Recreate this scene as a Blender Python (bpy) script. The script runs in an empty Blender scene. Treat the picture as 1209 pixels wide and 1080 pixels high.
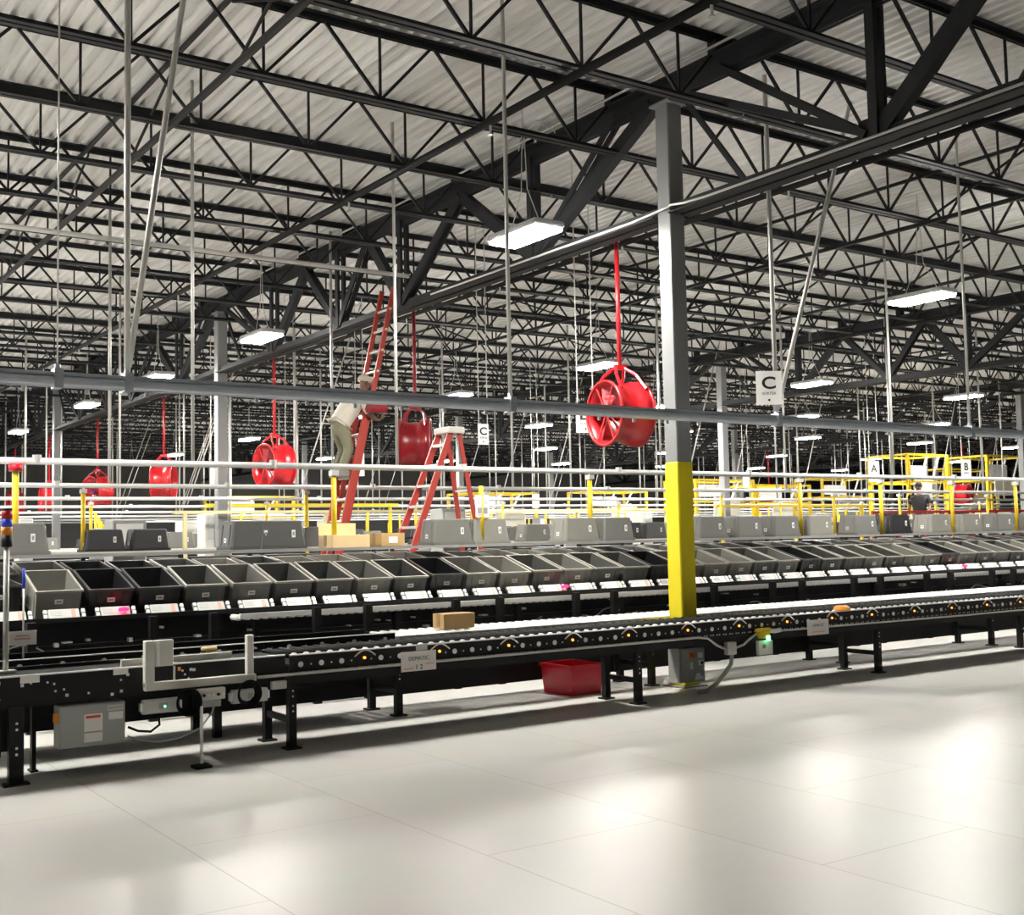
import bpy, math, random
from mathutils import Vector, Matrix, Euler
random.seed(7)
scn = bpy.context.scene
COL = scn.collection
PI = math.pi

# ------------------------------------------------------------------ camera model (1209 x 1080 frame)
FPX, CX, CY, H = 1377.2557, 604.5, 540.0, 1.55
def _n(v):
    return Vector(v).normalized()
AX = _n((2600 - CX, 592 - CY, FPX)); BX = _n((-349 - CX, 653 - CY, FPX))
UP = BX.cross(AX).normalized()
if UP.y > 0:
    UP = -UP
def proj(p):
    q = AX * p[0] + BX * p[1] + UP * (p[2] - H)
    if q.z < 0.05:
        return None
    return (CX + FPX * q.x / q.z, CY + FPX * q.y / q.z, q.z)
def in_view(pts, m=40):
    for p in pts:
        r = proj(p)
        if r and -m < r[0] < 1209 + m and -m < r[1] < 1080 + m:
            return True
    return False
def seg_view(a, b, n=24, m=40):
    a = Vector(a); b = Vector(b)
    return in_view([a.lerp(b, i / n) for i in range(n + 1)], m)
cam_d = bpy.data.cameras.new('camera'); cam = bpy.data.objects.new('camera', cam_d); COL.objects.link(cam)
right = Vector((AX.x, BX.x, UP.x)); down = Vector((AX.y, BX.y, UP.y)); fwd = Vector((AX.z, BX.z, UP.z))
m3 = Matrix((right, -down, -fwd)).transposed()
cam.matrix_world = Matrix.Translation((0, 0, H)) @ m3.to_4x4()
cam_d.sensor_fit = 'HORIZONTAL'; cam_d.sensor_width = 36; cam_d.lens = 36 * FPX / 1209
cam_d.clip_end = 400
scn.camera = cam

# ------------------------------------------------------------------ materials
M = {}
def mat(name, rgb, rough=.5, metal=0.0, var=0.0, scale=6.0, emit=None, strength=0, coat=0, bump=0, spec=.5):
    m = bpy.data.materials.new(name); m.use_nodes = True
    nt = m.node_tree; b = nt.nodes['Principled BSDF']
    b.inputs['Base Color'].default_value = (*rgb, 1); b.inputs['Roughness'].default_value = rough
    b.inputs['Metallic'].default_value = metal; b.inputs['Coat Weight'].default_value = coat
    b.inputs['Specular IOR Level'].default_value = spec
    if emit:
        b.inputs['Emission Color'].default_value = (*emit, 1); b.inputs['Emission Strength'].default_value = strength
    if var or bump:
        tc = nt.nodes.new('ShaderNodeTexCoord'); nz = nt.nodes.new('ShaderNodeTexNoise')
        nz.inputs['Scale'].default_value = scale; nz.inputs['Detail'].default_value = 5
        nt.links.new(tc.outputs['Object'], nz.inputs['Vector'])
        if var:
            mx = nt.nodes.new('ShaderNodeMix'); mx.data_type = 'RGBA'
            mx.inputs['A'].default_value = tuple(max(0, c * (1 - var)) for c in rgb) + (1,)
            mx.inputs['B'].default_value = tuple(min(1, c * (1 + var)) for c in rgb) + (1,)
            nt.links.new(nz.outputs['Fac'], mx.inputs['Factor']); nt.links.new(mx.outputs['Result'], b.inputs['Base Color'])
        if bump:
            bp = nt.nodes.new('ShaderNodeBump'); bp.inputs['Strength'].default_value = bump; bp.inputs['Distance'].default_value = .01
            nt.links.new(nz.outputs['Fac'], bp.inputs['Height']); nt.links.new(bp.outputs['Normal'], b.inputs['Normal'])
    M[name] = m
    return m
mat('truss', (.013, .014, .016), .6, 0, .25, 3, spec=.3)
mat('bridging', (.012, .012, .012), .6, spec=.3)
mat('grey_column', (.22, .225, .225), .42, 0, .06, 2)
mat('yellow_paint', (.86, .72, .012), .4, 0, .05, 4)
mat('yellow_post', (.72, .50, .015), .4)
mat('galv', (.66, .72, .80), .38, .7, .1, 12)
mat('rod', (.62, .61, .58), .4, .4, .1, 8)
mat('pipe', (.74, .74, .72), .35, .3, .06, 5)
mat('black', (.006, .006, .007), .5, 0, .3, 5, spec=.3)
mat('black_rubber', (.008, .008, .008), .75, spec=.1)
mat('silver', (.74, .74, .72), .33, .55, .08, 9)
mat('zinc_dot', (.86, .86, .85), .35, .2)
mat('white', (.83, .83, .81), .45)
mat('display_white', (.60, .60, .58), .35)
mat('paper', (.88, .86, .82), .6)
mat('cream_metal', (.68, .67, .61), .4, 0, .05, 8)
mat('panel_grey', (.34, .36, .34), .45, 0, .05, 5)
mat('tote_grey', (.15, .15, .136), .5, 0, .14, 7)
mat('tote_light', (.215, .21, .185), .5, 0, .14, 7)
mat('tote_dark', (.075, .077, .072), .5, 0, .14, 7)
mat('tote_black', (.012, .012, .014), .4, 0, .3, 7)
mat('rim_grey', (.34, .33, .29), .5, 0, .2, 14)
mat('rim_black', (.05, .05, .05), .45, 0, .3, 14)
mat('red_plastic', (.56, .010, .026), .35, 0, .08, 6)
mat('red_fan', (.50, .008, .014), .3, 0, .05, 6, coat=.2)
mat('red_dark', (.25, .010, .015), .5)
mat('ladder_red', (.42, .045, .03), .5, 0, .1, 5)
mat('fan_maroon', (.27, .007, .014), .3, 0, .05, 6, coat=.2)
mat('aluminium', (.80, .79, .76), .35, .5)
mat('cardboard', (.50, .335, .14), .8, 0, .08, 9)
mat('cardboard_light', (.80, .60, .32), .8, 0, .05, 9)
mat('tape', (.33, .20, .08), .4)
mat('orange', (.85, .30, .02), .45)
mat('blue', (.02, .06, .62), .4)
mat('ink', (.02, .02, .022), .6)
mat('ink_grey', (.30, .29, .28), .6)
mat('red_ink', (.75, .06, .05), .5)
mat('salmon', (.88, .42, .33), .5)
mat('green_led', (.1, .8, .3), .4, emit=(.15, 1, .45), strength=3.5)
mat('red_led', (.8, .02, .08), .4, emit=(1, .02, .12), strength=1.6)
mat('amber_led', (.9, .35, .05), .4, emit=(1, .30, .03), strength=1.5)
mat('lamp_glow', (1, 1, 1), .5, emit=(1, .965, .90), strength=185)
mat('lamp_body', (.55, .55, .55), .4)
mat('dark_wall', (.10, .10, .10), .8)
mat('skin', (.16, .085, .055), .55)
mat('shirt', (.72, .68, .58), .85, 0, .08, 14)
mat('trousers', (.235, .225, .15), .85, 0, .15, 18)
mat('cap', (.52, .46, .36), .8)
mat('black_cloth', (.012, .012, .014), .85)
mat('shoe', (.30, .28, .25), .7)
mat('cream_beam', (.55, .48, .26), .5)
mat('mid_grey', (.30, .30, .29), .6, 0, .1, 3)
mat('light_grey', (.55, .55, .53), .6, 0, .1, 3)

def mat_floor():
    m = bpy.data.materials.new('floor_panels'); m.use_nodes = True; nt = m.node_tree; b = nt.nodes['Principled BSDF']
    tc = nt.nodes.new('ShaderNodeTexCoord'); mp = nt.nodes.new('ShaderNodeMapping')
    mp.inputs['Rotation'].default_value = (0, 0, PI / 2)
    mp.inputs['Location'].default_value = (4.87, -2.05, 0)
    nt.links.new(tc.outputs['Object'], mp.inputs['Vector'])
    # brick rows run along Y: rotate so texture x = Y, texture y = -X
    br = nt.nodes.new('ShaderNodeTexBrick')
    br.offset = .5; br.inputs['Scale'].default_value = 1; br.inputs['Mortar Size'].default_value = .0032
    br.inputs['Brick Width'].default_value = 2.24; br.inputs['Row Height'].default_value = 1.125
    br.inputs['Color1'].default_value = (.60, .587, .56, 1); br.inputs['Color2'].default_value = (.575, .562, .535, 1)
    br.inputs['Mortar'].default_value = (.36, .34, .30, 1); br.inputs['Mortar Smooth'].default_value = .2
    nt.links.new(mp.outputs['Vector'], br.inputs['Vector'])
    nz = nt.nodes.new('ShaderNodeTexNoise'); nz.inputs['Scale'].default_value = 1.7; nz.inputs['Detail'].default_value = 8
    nt.links.new(tc.outputs['Object'], nz.inputs['Vector'])
    mr = nt.nodes.new('ShaderNodeMapRange'); mr.inputs['To Min'].default_value = .31; mr.inputs['To Max'].default_value = .42
    nt.links.new(nz.outputs['Fac'], mr.inputs['Value']); nt.links.new(mr.outputs['Result'], b.inputs['Roughness'])
    mx = nt.nodes.new('ShaderNodeMix'); mx.data_type = 'RGBA'; mx.blend_type = 'MULTIPLY'; mx.inputs['Factor'].default_value = .12
    nt.links.new(br.outputs['Color'], mx.inputs['A']); nt.links.new(nz.outputs['Color'], mx.inputs['B'])
    nt.links.new(mx.outputs['Result'], b.inputs['Base Color'])
    b.inputs['Specular IOR Level'].default_value = .22
    M['floor'] = m
mat_floor()
def mat_sign():
    m = bpy.data.materials.new('sign_board'); m.use_nodes = True; nt = m.node_tree; b = nt.nodes['Principled BSDF']
    b.inputs['Base Color'].default_value = (.9, .89, .86, 1); b.inputs['Roughness'].default_value = .5
    t = nt.nodes.new('ShaderNodeBsdfTranslucent'); t.inputs['Color'].default_value = (.92, .91, .88, 1)
    mx = nt.nodes.new('ShaderNodeMixShader'); mx.inputs['Fac'].default_value = .55
    nt.links.new(b.outputs['BSDF'], mx.inputs[1]); nt.links.new(t.outputs['BSDF'], mx.inputs[2])
    nt.links.new(mx.outputs['Shader'], nt.nodes['Material Output'].inputs['Surface'])
    M['sign_white'] = m
mat_sign()
def mat_deck():
    m = bpy.data.materials.new('white_deck'); m.use_nodes = True; nt = m.node_tree; b = nt.nodes['Principled BSDF']
    tc = nt.nodes.new('ShaderNodeTexCoord'); mp = nt.nodes.new('ShaderNodeMapping'); mp.inputs['Scale'].default_value = (3.5, .25, 1)
    nz = nt.nodes.new('ShaderNodeTexNoise'); nz.inputs['Scale'].default_value = 2; nz.inputs['Detail'].default_value = 6
    cr = nt.nodes.new('ShaderNodeValToRGB')
    cr.color_ramp.elements[0].position = .3; cr.color_ramp.elements[0].color = (.83, .815, .785, 1)
    cr.color_ramp.elements[1].position = .75; cr.color_ramp.elements[1].color = (.91, .90, .88, 1)
    nt.links.new(tc.outputs['Object'], mp.inputs['Vector']); nt.links.new(mp.outputs['Vector'], nz.inputs['Vector'])
    nt.links.new(nz.outputs['Fac'], cr.inputs['Fac']); nt.links.new(cr.outputs['Color'], b.inputs['Base Color'])
    b.inputs['Roughness'].default_value = .5
    M['deck'] = m
mat_deck()

# ------------------------------------------------------------------ mesh helpers
class MB:
    def __init__(s):
        s.v = []; s.f = []; s.m = []; s.mi = 0; s.xf = None
    def add(s, vs, fs):
        b = len(s.v)
        if s.xf is not None:
            vs = [s.xf @ Vector(p) for p in vs]
        s.v += [tuple(p) for p in vs]
        for f in fs:
            s.f.append([b + i for i in f]); s.m.append(s.mi)
        return s
    def box(s, x0, x1, y0, y1, z0, z1):
        vs = [(x0, y0, z0), (x1, y0, z0), (x1, y1, z0), (x0, y1, z0), (x0, y0, z1), (x1, y0, z1), (x1, y1, z1), (x0, y1, z1)]
        return s.add(vs, [(0, 3, 2, 1), (4, 5, 6, 7), (0, 1, 5, 4), (1, 2, 6, 5), (2, 3, 7, 6), (3, 0, 4, 7)])
    def cbox(s, x0, x1, y0, y1, z0, z1, c=.01):
        """box with chamfered vertical and top edges"""
        def ring(i, z):
            return [(x0 + c + i, y0 + i, z), (x1 - c - i, y0 + i, z), (x1 - i, y0 + c + i, z), (x1 - i, y1 - c - i, z),
                    (x1 - c - i, y1 - i, z), (x0 + c + i, y1 - i, z), (x0 + i, y1 - c - i, z), (x0 + i, y0 + c + i, z)]
        rs = [ring(c * .6, z0), ring(0, z0 + c), ring(0, z1 - c), ring(c * .6, z1)]
        return s.loft(rs)
    def loft(s, rings, close=True, caps=True):
        n = len(rings[0]); vs = [p for r in rings for p in r]; fs = []
        for k in range(len(rings) - 1):
            for i in range(n if close else n - 1):
                j = (i + 1) % n
                fs.append((k * n + i, k * n + j, (k + 1) * n + j, (k + 1) * n + i))
        if caps:
            fs.append(tuple(range(n - 1, -1, -1))); fs.append(tuple((len(rings) - 1) * n + i for i in range(n)))
        return s.add(vs, fs)
    def bar(s, p, q, w, h, up=(0, 0, 1)):
        p = Vector(p); q = Vector(q); d = (q - p).normalized(); u = Vector(up)
        sd = d.cross(u)
        if sd.length < 1e-4:
            sd = d.cross(Vector((1, 0, 0)))
        sd.normalize(); u = sd.cross(d)
        a = sd * (w / 2); b = u * (h / 2)
        return s.loft([[p - a - b, p + a - b, p + a + b, p - a + b], [q - a - b, q + a - b, q + a + b, q - a + b]])
    def angle(s, p, q, w, t, sx, sz, up=(0, 0, 1)):
        """L section along p-q: legs w, thickness t; sx, sz give the legs' directions"""
        p = Vector(p); q = Vector(q); d = (q - p).normalized(); sd = d.cross(Vector(up)).normalized(); u = sd.cross(d)
        pts = [(0, 0), (w, 0), (w, t), (t, t), (t, w), (0, w)]
        r = [[o + sd * (x * sx) + u * (z * sz) for x, z in pts] for o in (p, q)]
        return s.loft(r)
    def tube(s, pts, r, n=8, caps=True):
        pts = [Vector(p) for p in pts]; rings = []
        a = None
        for i, p in enumerate(pts):
            d = (pts[min(i + 1, len(pts) - 1)] - pts[max(i - 1, 0)]).normalized()
            if a is None:
                a = d.cross(Vector((0, 0, 1)))
                if a.length < 1e-3:
                    a = d.cross(Vector((0, 1, 0)))
            a = (a - d * a.dot(d)).normalized(); b = d.cross(a)
            rr = r[i] if isinstance(r, (list, tuple)) else r
            rings.append([p + a * (rr * math.cos(2 * PI * k / n)) + b * (rr * math.sin(2 * PI * k / n)) for k in range(n)])
        return s.loft(rings, True, caps)
    def lathe(s, prof, o, ax, n=32):
        """prof: (axial, radius) pairs about the axis ax through o"""
        o = Vector(o); ax = Vector(ax).normalized(); a = ax.cross(Vector((0, 0, 1)))
        if a.length < 1e-3:
            a = Vector((1, 0, 0))
        a.normalize(); b = ax.cross(a)
        rings = [[o + ax * t + a * (r * math.cos(2 * PI * k / n)) + b * (r * math.sin(2 * PI * k / n)) for k in range(n)] for t, r in prof]
        return s.loft(rings, True, False)
    def disc(s, o, ax, r, t, n=12):
        return s.tube([Vector(o), Vector(o) + Vector(ax).normalized() * t], r, n)
    def build(s, name, mats, parent=None, smooth=False, loc=None):
        me = bpy.data.meshes.new(name); me.from_pydata(s.v, [], s.f)
        if isinstance(mats, str):
            mats = [mats]
        for k in mats:
            me.materials.append(M[k])
        if len(mats) > 1:
            me.polygons.foreach_set('material_index', s.m)
        if smooth:
            me.polygons.foreach_set('use_smooth', [True] * len(me.polygons))
        me.update()
        return link(name, me, parent, loc)
def link(name, me, parent=None, loc=None):
    o = bpy.data.objects.new(name, me); COL.objects.link(o)
    if parent is not None:
        o.parent = parent
    if loc is not None:
        o.location = loc
    return o
def tag(o, label, cat, group=None):
    o['label'] = label; o['category'] = cat
    if group:
        o['group'] = group
    return o
def thing(name, label, cat, loc=(0, 0, 0), rz=0, group=None):
    o = bpy.data.objects.new(name, None); COL.objects.link(o); o.empty_display_size = .1
    o.location = loc; o.rotation_euler = (0, 0, rz)
    return tag(o, label, cat, group)
def struct(name, mb, mats, smooth=False):
    o = mb.build(name, mats, None, smooth); o['kind'] = 'structure'
    return o
def copy_tree(o, parent=None):
    c = o.copy(); COL.objects.link(c)
    if parent is not None:
        c.parent = parent
    for ch in list(o.children):
        copy_tree(ch, c)
    return c
def dup(o, loc, rz=None, label=None):
    c = copy_tree(o); c.location = loc
    if rz is not None:
        c.rotation_euler = (0, 0, rz)
    if label:
        c['label'] = label
    return c
_ones = 'first second third fourth fifth sixth seventh eighth ninth tenth eleventh twelfth thirteenth fourteenth fifteenth sixteenth seventeenth eighteenth nineteenth'.split()
_tens = {2: 'twenty', 3: 'thirty', 4: 'forty', 5: 'fifty', 6: 'sixty'}
def ordw(n):
    if n < 20:
        return _ones[n - 1]
    t, u = divmod(n, 10)
    if u == 0:
        return _tens[t][:-1] + 'ieth'
    return _tens[t] + '-' + _ones[u - 1]
def text_mesh(txt, size, bold=0):
    c = bpy.data.curves.new('lettering', 'FONT'); c.body = txt; c.size = size; c.align_x = 'CENTER'; c.align_y = 'CENTER'; c.extrude = .0012; c.offset = bold * size
    o = bpy.data.objects.new('lettering', c); COL.objects.link(o)
    dg = bpy.context.evaluated_depsgraph_get(); dg.update()
    me = bpy.data.meshes.new_from_object(o.evaluated_get(dg))
    bpy.data.objects.remove(o); return me
def text_part(txt, size, m, parent, loc, rot=(PI / 2, 0, 0), name='lettering', bold=0):
    me = text_mesh(txt, size, bold); me.materials.clear(); me.materials.append(M[m])
    o = link(name, me, parent, loc); o.rotation_euler = rot
    return o

# ------------------------------------------------------------------ the shell
XL, XR, YN, YF, ZD = -14.0, 96.0, -14.0, 62.0, 6.46
struct('floor', MB().box(XL, XR, YN, YF, -.2, 0), 'floor')
d = MB(); prof = []
x = XL; p_ = .1524
while x < XR:
    prof += [(x, ZD), (x + .060, ZD), (x + .083, ZD + .06), (x + .129, ZD + .06)]
    x += p_
vs = []; fs = []
for y in (YN, YF):
    vs += [(a, y, z) for a, z in prof]
n = len(prof)
for i in range(n - 1):
    fs.append((i, i + n, i + n + 1, i + 1))
d.add(vs, fs)
struct('ceiling', d, 'deck')
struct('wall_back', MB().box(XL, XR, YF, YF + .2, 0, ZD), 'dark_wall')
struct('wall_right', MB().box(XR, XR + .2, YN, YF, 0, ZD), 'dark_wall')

# ------------------------------------------------------------------ columns
GX0, BAYX, GY0, BAYY = 8.23, 13.6, 8.88, 12.95
GX = [GX0 + BAYX * i for i in range(6)]
GY = [GY0 + BAYY * i for i in range(-1, 5)]
colproto = None
hw = .1
def column_parts(root):
    s = MB().cbox(-hw, hw, -hw, hw, .012, 6.02, .012); s.build('shaft', 'grey_column', root)
    MB().box(-.16, .16, -.16, .16, 0, .014).build('base_plate', 'grey_column', root)
    MB().box(-.13, .13, -.15, .15, 6.02, 6.045).build('cap_plate', 'grey_column', root)
near_col = thing('steel_column', 'grey square steel column with a yellow painted base rising beside the red fan', 'column', (GX0, GY0, 0))
column_parts(near_col)
MB().cbox(-hw - .004, hw + .004, -hw - .004, hw + .004, .014, 2.28, .012).build('yellow_guard', 'yellow_paint', near_col)
far_col = None
ci = {}
for i, gx in enumerate(GX):
    for j, gy in enumerate(GY):
        if (i == 0 and j <= 1) or not seg_view((gx, gy, 0.5), (gx, gy, 6), 12, 5):
            continue
        if i == 0:
            lab = 'grey steel column, %s behind the yellow-based column in its own line' % ordw(j - 1)
        else:
            lab = 'grey steel column, %s deep in the %s line right of the yellow-based column' % (ordw(j + 1), ordw(i))
        if far_col is None:
            far_col = thing('steel_column', lab, 'column', (gx, gy, 0), 0, 'steel columns'); column_parts(far_col)
        else:
            dup(far_col, (gx, gy, 0), 0, lab)
# white conduit risers beside the second column
rp = MB().tube([(GX0 + .17, GY0 + BAYY - .02, .3), (GX0 + .17, GY0 + BAYY - .02, 4.6)], .035, 8)
tag(rp.build('conduit_riser', 'pipe', None, True), 'white conduit riser running up beside the second grey column', 'conduit')

# ------------------------------------------------------------------ girders (trusses along Y)
ZT, ZB = 6.15, 4.90
def girder(gx, gy, lab):
    g = thing('truss_girder', lab, 'roof truss', (gx, gy, 0), 0, 'truss girders')
    L = BAYY
    t = MB()
    for sx in (-1, 1):
        t.angle((.025 * sx, 0, ZT + .11), (.025 * sx, L, ZT + .11), .15, .016, sx, -1)
        t.box(.025 * sx - .008, .025 * sx + .008, 0, L, ZT - .09, ZT + .11)
    t.build('top_chord', 'truss', g)
    b = MB()
    for sx in (-1, 1):
        b.angle((.025 * sx, .12, ZB - .065), (.025 * sx, L - .12, ZB - .065), .13, .014, sx, 1)
    b.build('bottom_chord', 'truss', g)
    nodes = [2.43, 5.67, 7.7, L - 2.63]
    tops = [.22, 4.05, 6.7, 8.95, L - .22]
    def mem(nm, p, q, w, double=False, thick=.11):
        k = MB()
        if double:
            for s in (-1, 1):
                k.bar((p[0] + s * .05, p[1], p[2]), (q[0] + s * .05, q[1], q[2]), .03, w, (1, 0, 0) if p[1] == q[1] else (0, 0, 1))
        else:
            k.bar(p, q, thick, w)
        k.build(nm, 'truss', g)
    for k, ny in enumerate(nodes):
        big = k in (0, 3)
        mem('web_diagonal', (0, tops[k], ZT - .05), (0, ny, ZB + .02), .15 if big else .12, not big)
        mem('web_diagonal', (0, tops[k + 1], ZT - .05), (0, ny, ZB + .02), .15 if k in (0, 1) else (.075 if k == 3 else .12), k == 2, .07 if k == 3 else .11)
        v = MB()
        for s in (-1, 1):
            v.box(s * .055 - .022, s * .055 + .022, ny - .045, ny + .045, ZB, ZT)
        v.build('web_vertical', 'truss', g)
        MB().box(-.012, .012, ny - .2, ny + .2, ZB - .06, ZB + .2).build('gusset_plate', 'truss', g)
    mem('web_diagonal', (0, .81, ZT), (0, nodes[0] - .1, ZB + .05), .07, True)
    mem('web_diagonal', (0, L - .81, ZT), (0, nodes[3] + .1, ZB + .05), .07, True)
    mem('web_diagonal', (0, L - .16, ZT), (0, L - 1.1, ZB), .05, False, .04)
    return g
g0 = None
gn = 0
for i, gx in enumerate(GX):
    for j, gy in enumerate(GY[:-1]):
        if not (seg_view((gx, gy, ZT), (gx, gy + BAYY, ZT)) or seg_view((gx, gy, ZB), (gx, gy + BAYY, ZB))):
            continue
        where = 'over the yellow-based column' if i == 0 else 'in the %s line to its right' % ordw(i)
        lab = 'deep black steel roof truss girder, %s span %s' % (['nearest', 'second', 'third', 'fourth', 'fifth'][j], where)
        if g0 is None:
            g0 = girder(gx, gy, lab)
        else:
            dup(g0, (gx, gy, 0), 0, lab)

# ------------------------------------------------------------------ bar joists (along X)
JS = BAYY / 8
JT, JB = 6.42, 5.76
def joist(loc, lab, grp):
    g = thing('bar_joist', lab, 'roof joist', loc, 0, grp)
    L = BAYX
    t = MB(); b = MB(); w = MB()
    for s in (-1, 1):
        t.angle((0, .012 * s, JT + .03), (L, .012 * s, JT + .03), .065, .009, -s, -1)
        b.angle((.30, .012 * s, JB - .03), (L + .28, .012 * s, JB - .03), .055, .008, -s, 1)
    t.build('top_chord', 'truss', g); b.build('bottom_chord', 'truss', g)
    P = 1.19; xs = L - P
    w.bar((L - P / 2, 0, JB), (L, 0, JT), .026, .026)
    k = 0
    while xs > -.6:
        bn = xs + P / 2
        if bn > 0:
            w.bar((max(xs, 0), 0, JT), (bn, 0, JB), .028, .028)
            if bn + P / 2 < L:
                w.bar((bn, 0, JB), (bn + P / 2, 0, JT), .028, .028)
            w.bar((bn, 0, JB), (bn, 0, JT), .022, .022)
        xs -= P
    w.build('web_lattice', 'truss', g)
    MB().box(L - .14, L + .0, -.06, .06, 6.26, JT - .02).build('bearing_seat', 'truss', g)
    return g
j0 = None
ny = int((YF - 4) / JS)
for k in range(-3, ny):
    y = GY0 + JS * (k + .5)
    if y < 3.5 or y > YF - 1:
        continue
    for i in range(-1, 6):
        x0 = GX0 + BAYX * i
        if not (seg_view((x0, y, JT), (x0 + BAYX, y, JT)) or seg_view((x0, y, JB), (x0 + BAYX, y, JB))):
            continue
        bay = ['left of its line'] + ['%s bay right' % ordw(q) for q in range(1, 7)]
        if y < 30:
            if k >= 0:
                lab = 'black bar joist, %s behind the yellow-based column, %s' % (ordw(k + 1), bay[i + 1])
            else:
                lab = 'black bar joist, %s before the yellow-based column, %s' % (ordw(-k), bay[i + 1])
            grp = 'roof bar joists'
        else:
            lab = 'black steel bar joist far back under the white roof deck'; grp = 'far roof bar joists'
        if j0 is None:
            j0 = joist((x0, y, 0), lab, grp)
        else:
            c = dup(j0, (x0, y, 0), 0, lab); c['group'] = grp

# bridging lines and sprinkler lines along Y
bl = 0
for i in range(0, 5):
    for off, kind in ((-1.90, 's'), (-4.50, 'b'), (-8.2, 'b'), (-11.2, 's')):
        x = GX0 + BAYX * i + off
        if x < .8:
            continue
        ya, yb = 4.5, YF - 2
        if not seg_view((x, ya, 5.8), (x, yb, 5.8), 60):
            continue
        bl += 1
        if kind == 's':
            b = thing('sprinkler_line', 'dark sprinkler pipe with small drop heads, %s one counting from the left' % ordw((bl + 1) // 2 if bl > 1 else 1), 'sprinkler pipe', (x, 0, 0), 0, 'sprinkler lines')
            MB().tube([(0, ya, 5.66), (0, yb, 5.66)], .04, 8).build('pipe_run', 'bridging', b, True)
            y = 6.3
            while y < 30:
                hd = MB().tube([(0, y, 5.63), (0, y, 5.53)], .014, 6); hd.tube([(0, y, 5.535), (0, y, 5.525)], .03, 8)
                hd.build('sprinkler_head', 'rod', b); y += 3.1
        else:
            b = thing('joist_bridging', 'dark angle bridging across the joists, %s line counting from the left' % ordw(max(1, bl // 2)), 'bridging', (x, 0, 0), 0, 'joist bridging')
            MB().bar((0, ya, JB - .055), (0, yb, JB - .055), .05, .05).build('lower_angle', 'bridging', b)
            MB().bar((0, ya, JT - .06), (0, yb, JT - .06), .04, .04).build('upper_angle', 'bridging', b)
            y = GY0 - 2.5 * JS
            while y < 40:
                w = MB()
                w.bar((.05, y, JB), (.05, y + JS, JT - .05), .02, .03); w.bar((.07, y, JT - .05), (.07, y + JS, JB), .02, .03)
                w.build('cross_brace', 'bridging', b)
                y += JS * 2
tag(MB().tube([(1.5, 14.0, 5.2), (8.0, 14.0, 5.2)], .03, 8).build('roof_conduit', 'rod', None, True), 'thin grey conduit running level under the joists at upper left', 'conduit')
w = MB().tube([(8.06, 4.2, 4.86), (8.06, 8.2, 4.86), (8.05, 8.5, 4.87), (8.05, 8.7, 4.90), (8.09, 8.75, 4.90), (8.10, 9.05, 4.89), (8.06, 9.3, 4.86), (8.06, 13.5, 4.86)], .013, 8)
tag(w.build('girder_conduit', 'rod', None, True), 'light conduit clipped along the truss bottom chord and bent around the yellow-based column', 'conduit')
tag(MB().tube([(8.0, 4.2, 6.285), (8.0, 20, 6.285)], .014, 6).build('top_chord_line', 'rod', None, True), 'thin pale line along the top chord of the truss over the yellow-based column', 'conduit')  # thin pale tube along the upper edge of the top chord
# cable loops hung on the girder over the red fan
lp = MB()
for k, (yy, r_) in enumerate(((10.75, .2), (10.95, .24), (11.1, .18))):
    pts = [(8.0, yy + r_ * math.cos(t), 6.2 + r_ * 1.1 * math.sin(t)) for t in [PI * q / 12 for q in range(13)]]
    lp.tube(pts, .008, 6)
tag(lp.build('cable_loop', 'rod', None, True), 'loose grey cable loop on the girder above the nearest lamp', 'cable')

# ------------------------------------------------------------------ lamps
LX = [7.24, 14.12, 20.2, 25.8, 31.9, 38.2, 44.5, 51]
LXo = [.5, -6.2]
LY = [10.12, 17.4, 22.6, 27.75, 35.0, 42.2, 47.4]
LYo = []
def lamp(loc, lab, grp):
    g = thing('high_bay_lamp', lab, 'lamp', loc, 0, grp)
    MB().cbox(-.20, .20, -.46, .46, .0, .07, .02).build('housing', 'lamp_body', g)
    MB().cbox(-.18, .18, -.44, .44, -.034, .0, .012).build('diffuser', 'lamp_glow', g)  # lamp oversize to stand in for glare, lens deep-sided to brighten the roof
    for sy in (-.28, .28):
        MB().tube([(0, sy, .07), (0, sy * .2, .5), (0, 0, 6.3 - 4.8)], .006, 5).build('hanger_wire', 'rod', g)
    return g
l0 = None
for i, x in enumerate(LX):
    for j, y in enumerate(LY + LYo):
        vis = in_view([(x, y, 4.8)], 10)
        if not vis and (x > 30 or y > 40):
            continue
        if vis:
            lab = 'bright white high-bay lamp, %s back in the %s lamp row from the yellow-based column' % (ordw(j + 1), ordw(i + 1)); grp = 'lit high-bay lamps'
        else:
            lab = 'white high-bay lamp beyond the edge of the view'; grp = 'lamps out of view'
        if l0 is None:
            l0 = lamp((x, y, 4.8), lab, grp)
        else:
            c = dup(l0, (x, y, 4.8), 0, lab); c['group'] = grp
for x in LXo:
    for y in LYo + LY[:5]:
        c = dup(l0, (x, y, 4.8), 0, 'white high-bay lamp beyond the edge of the view'); c['group'] = 'lamps out of view'

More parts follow.
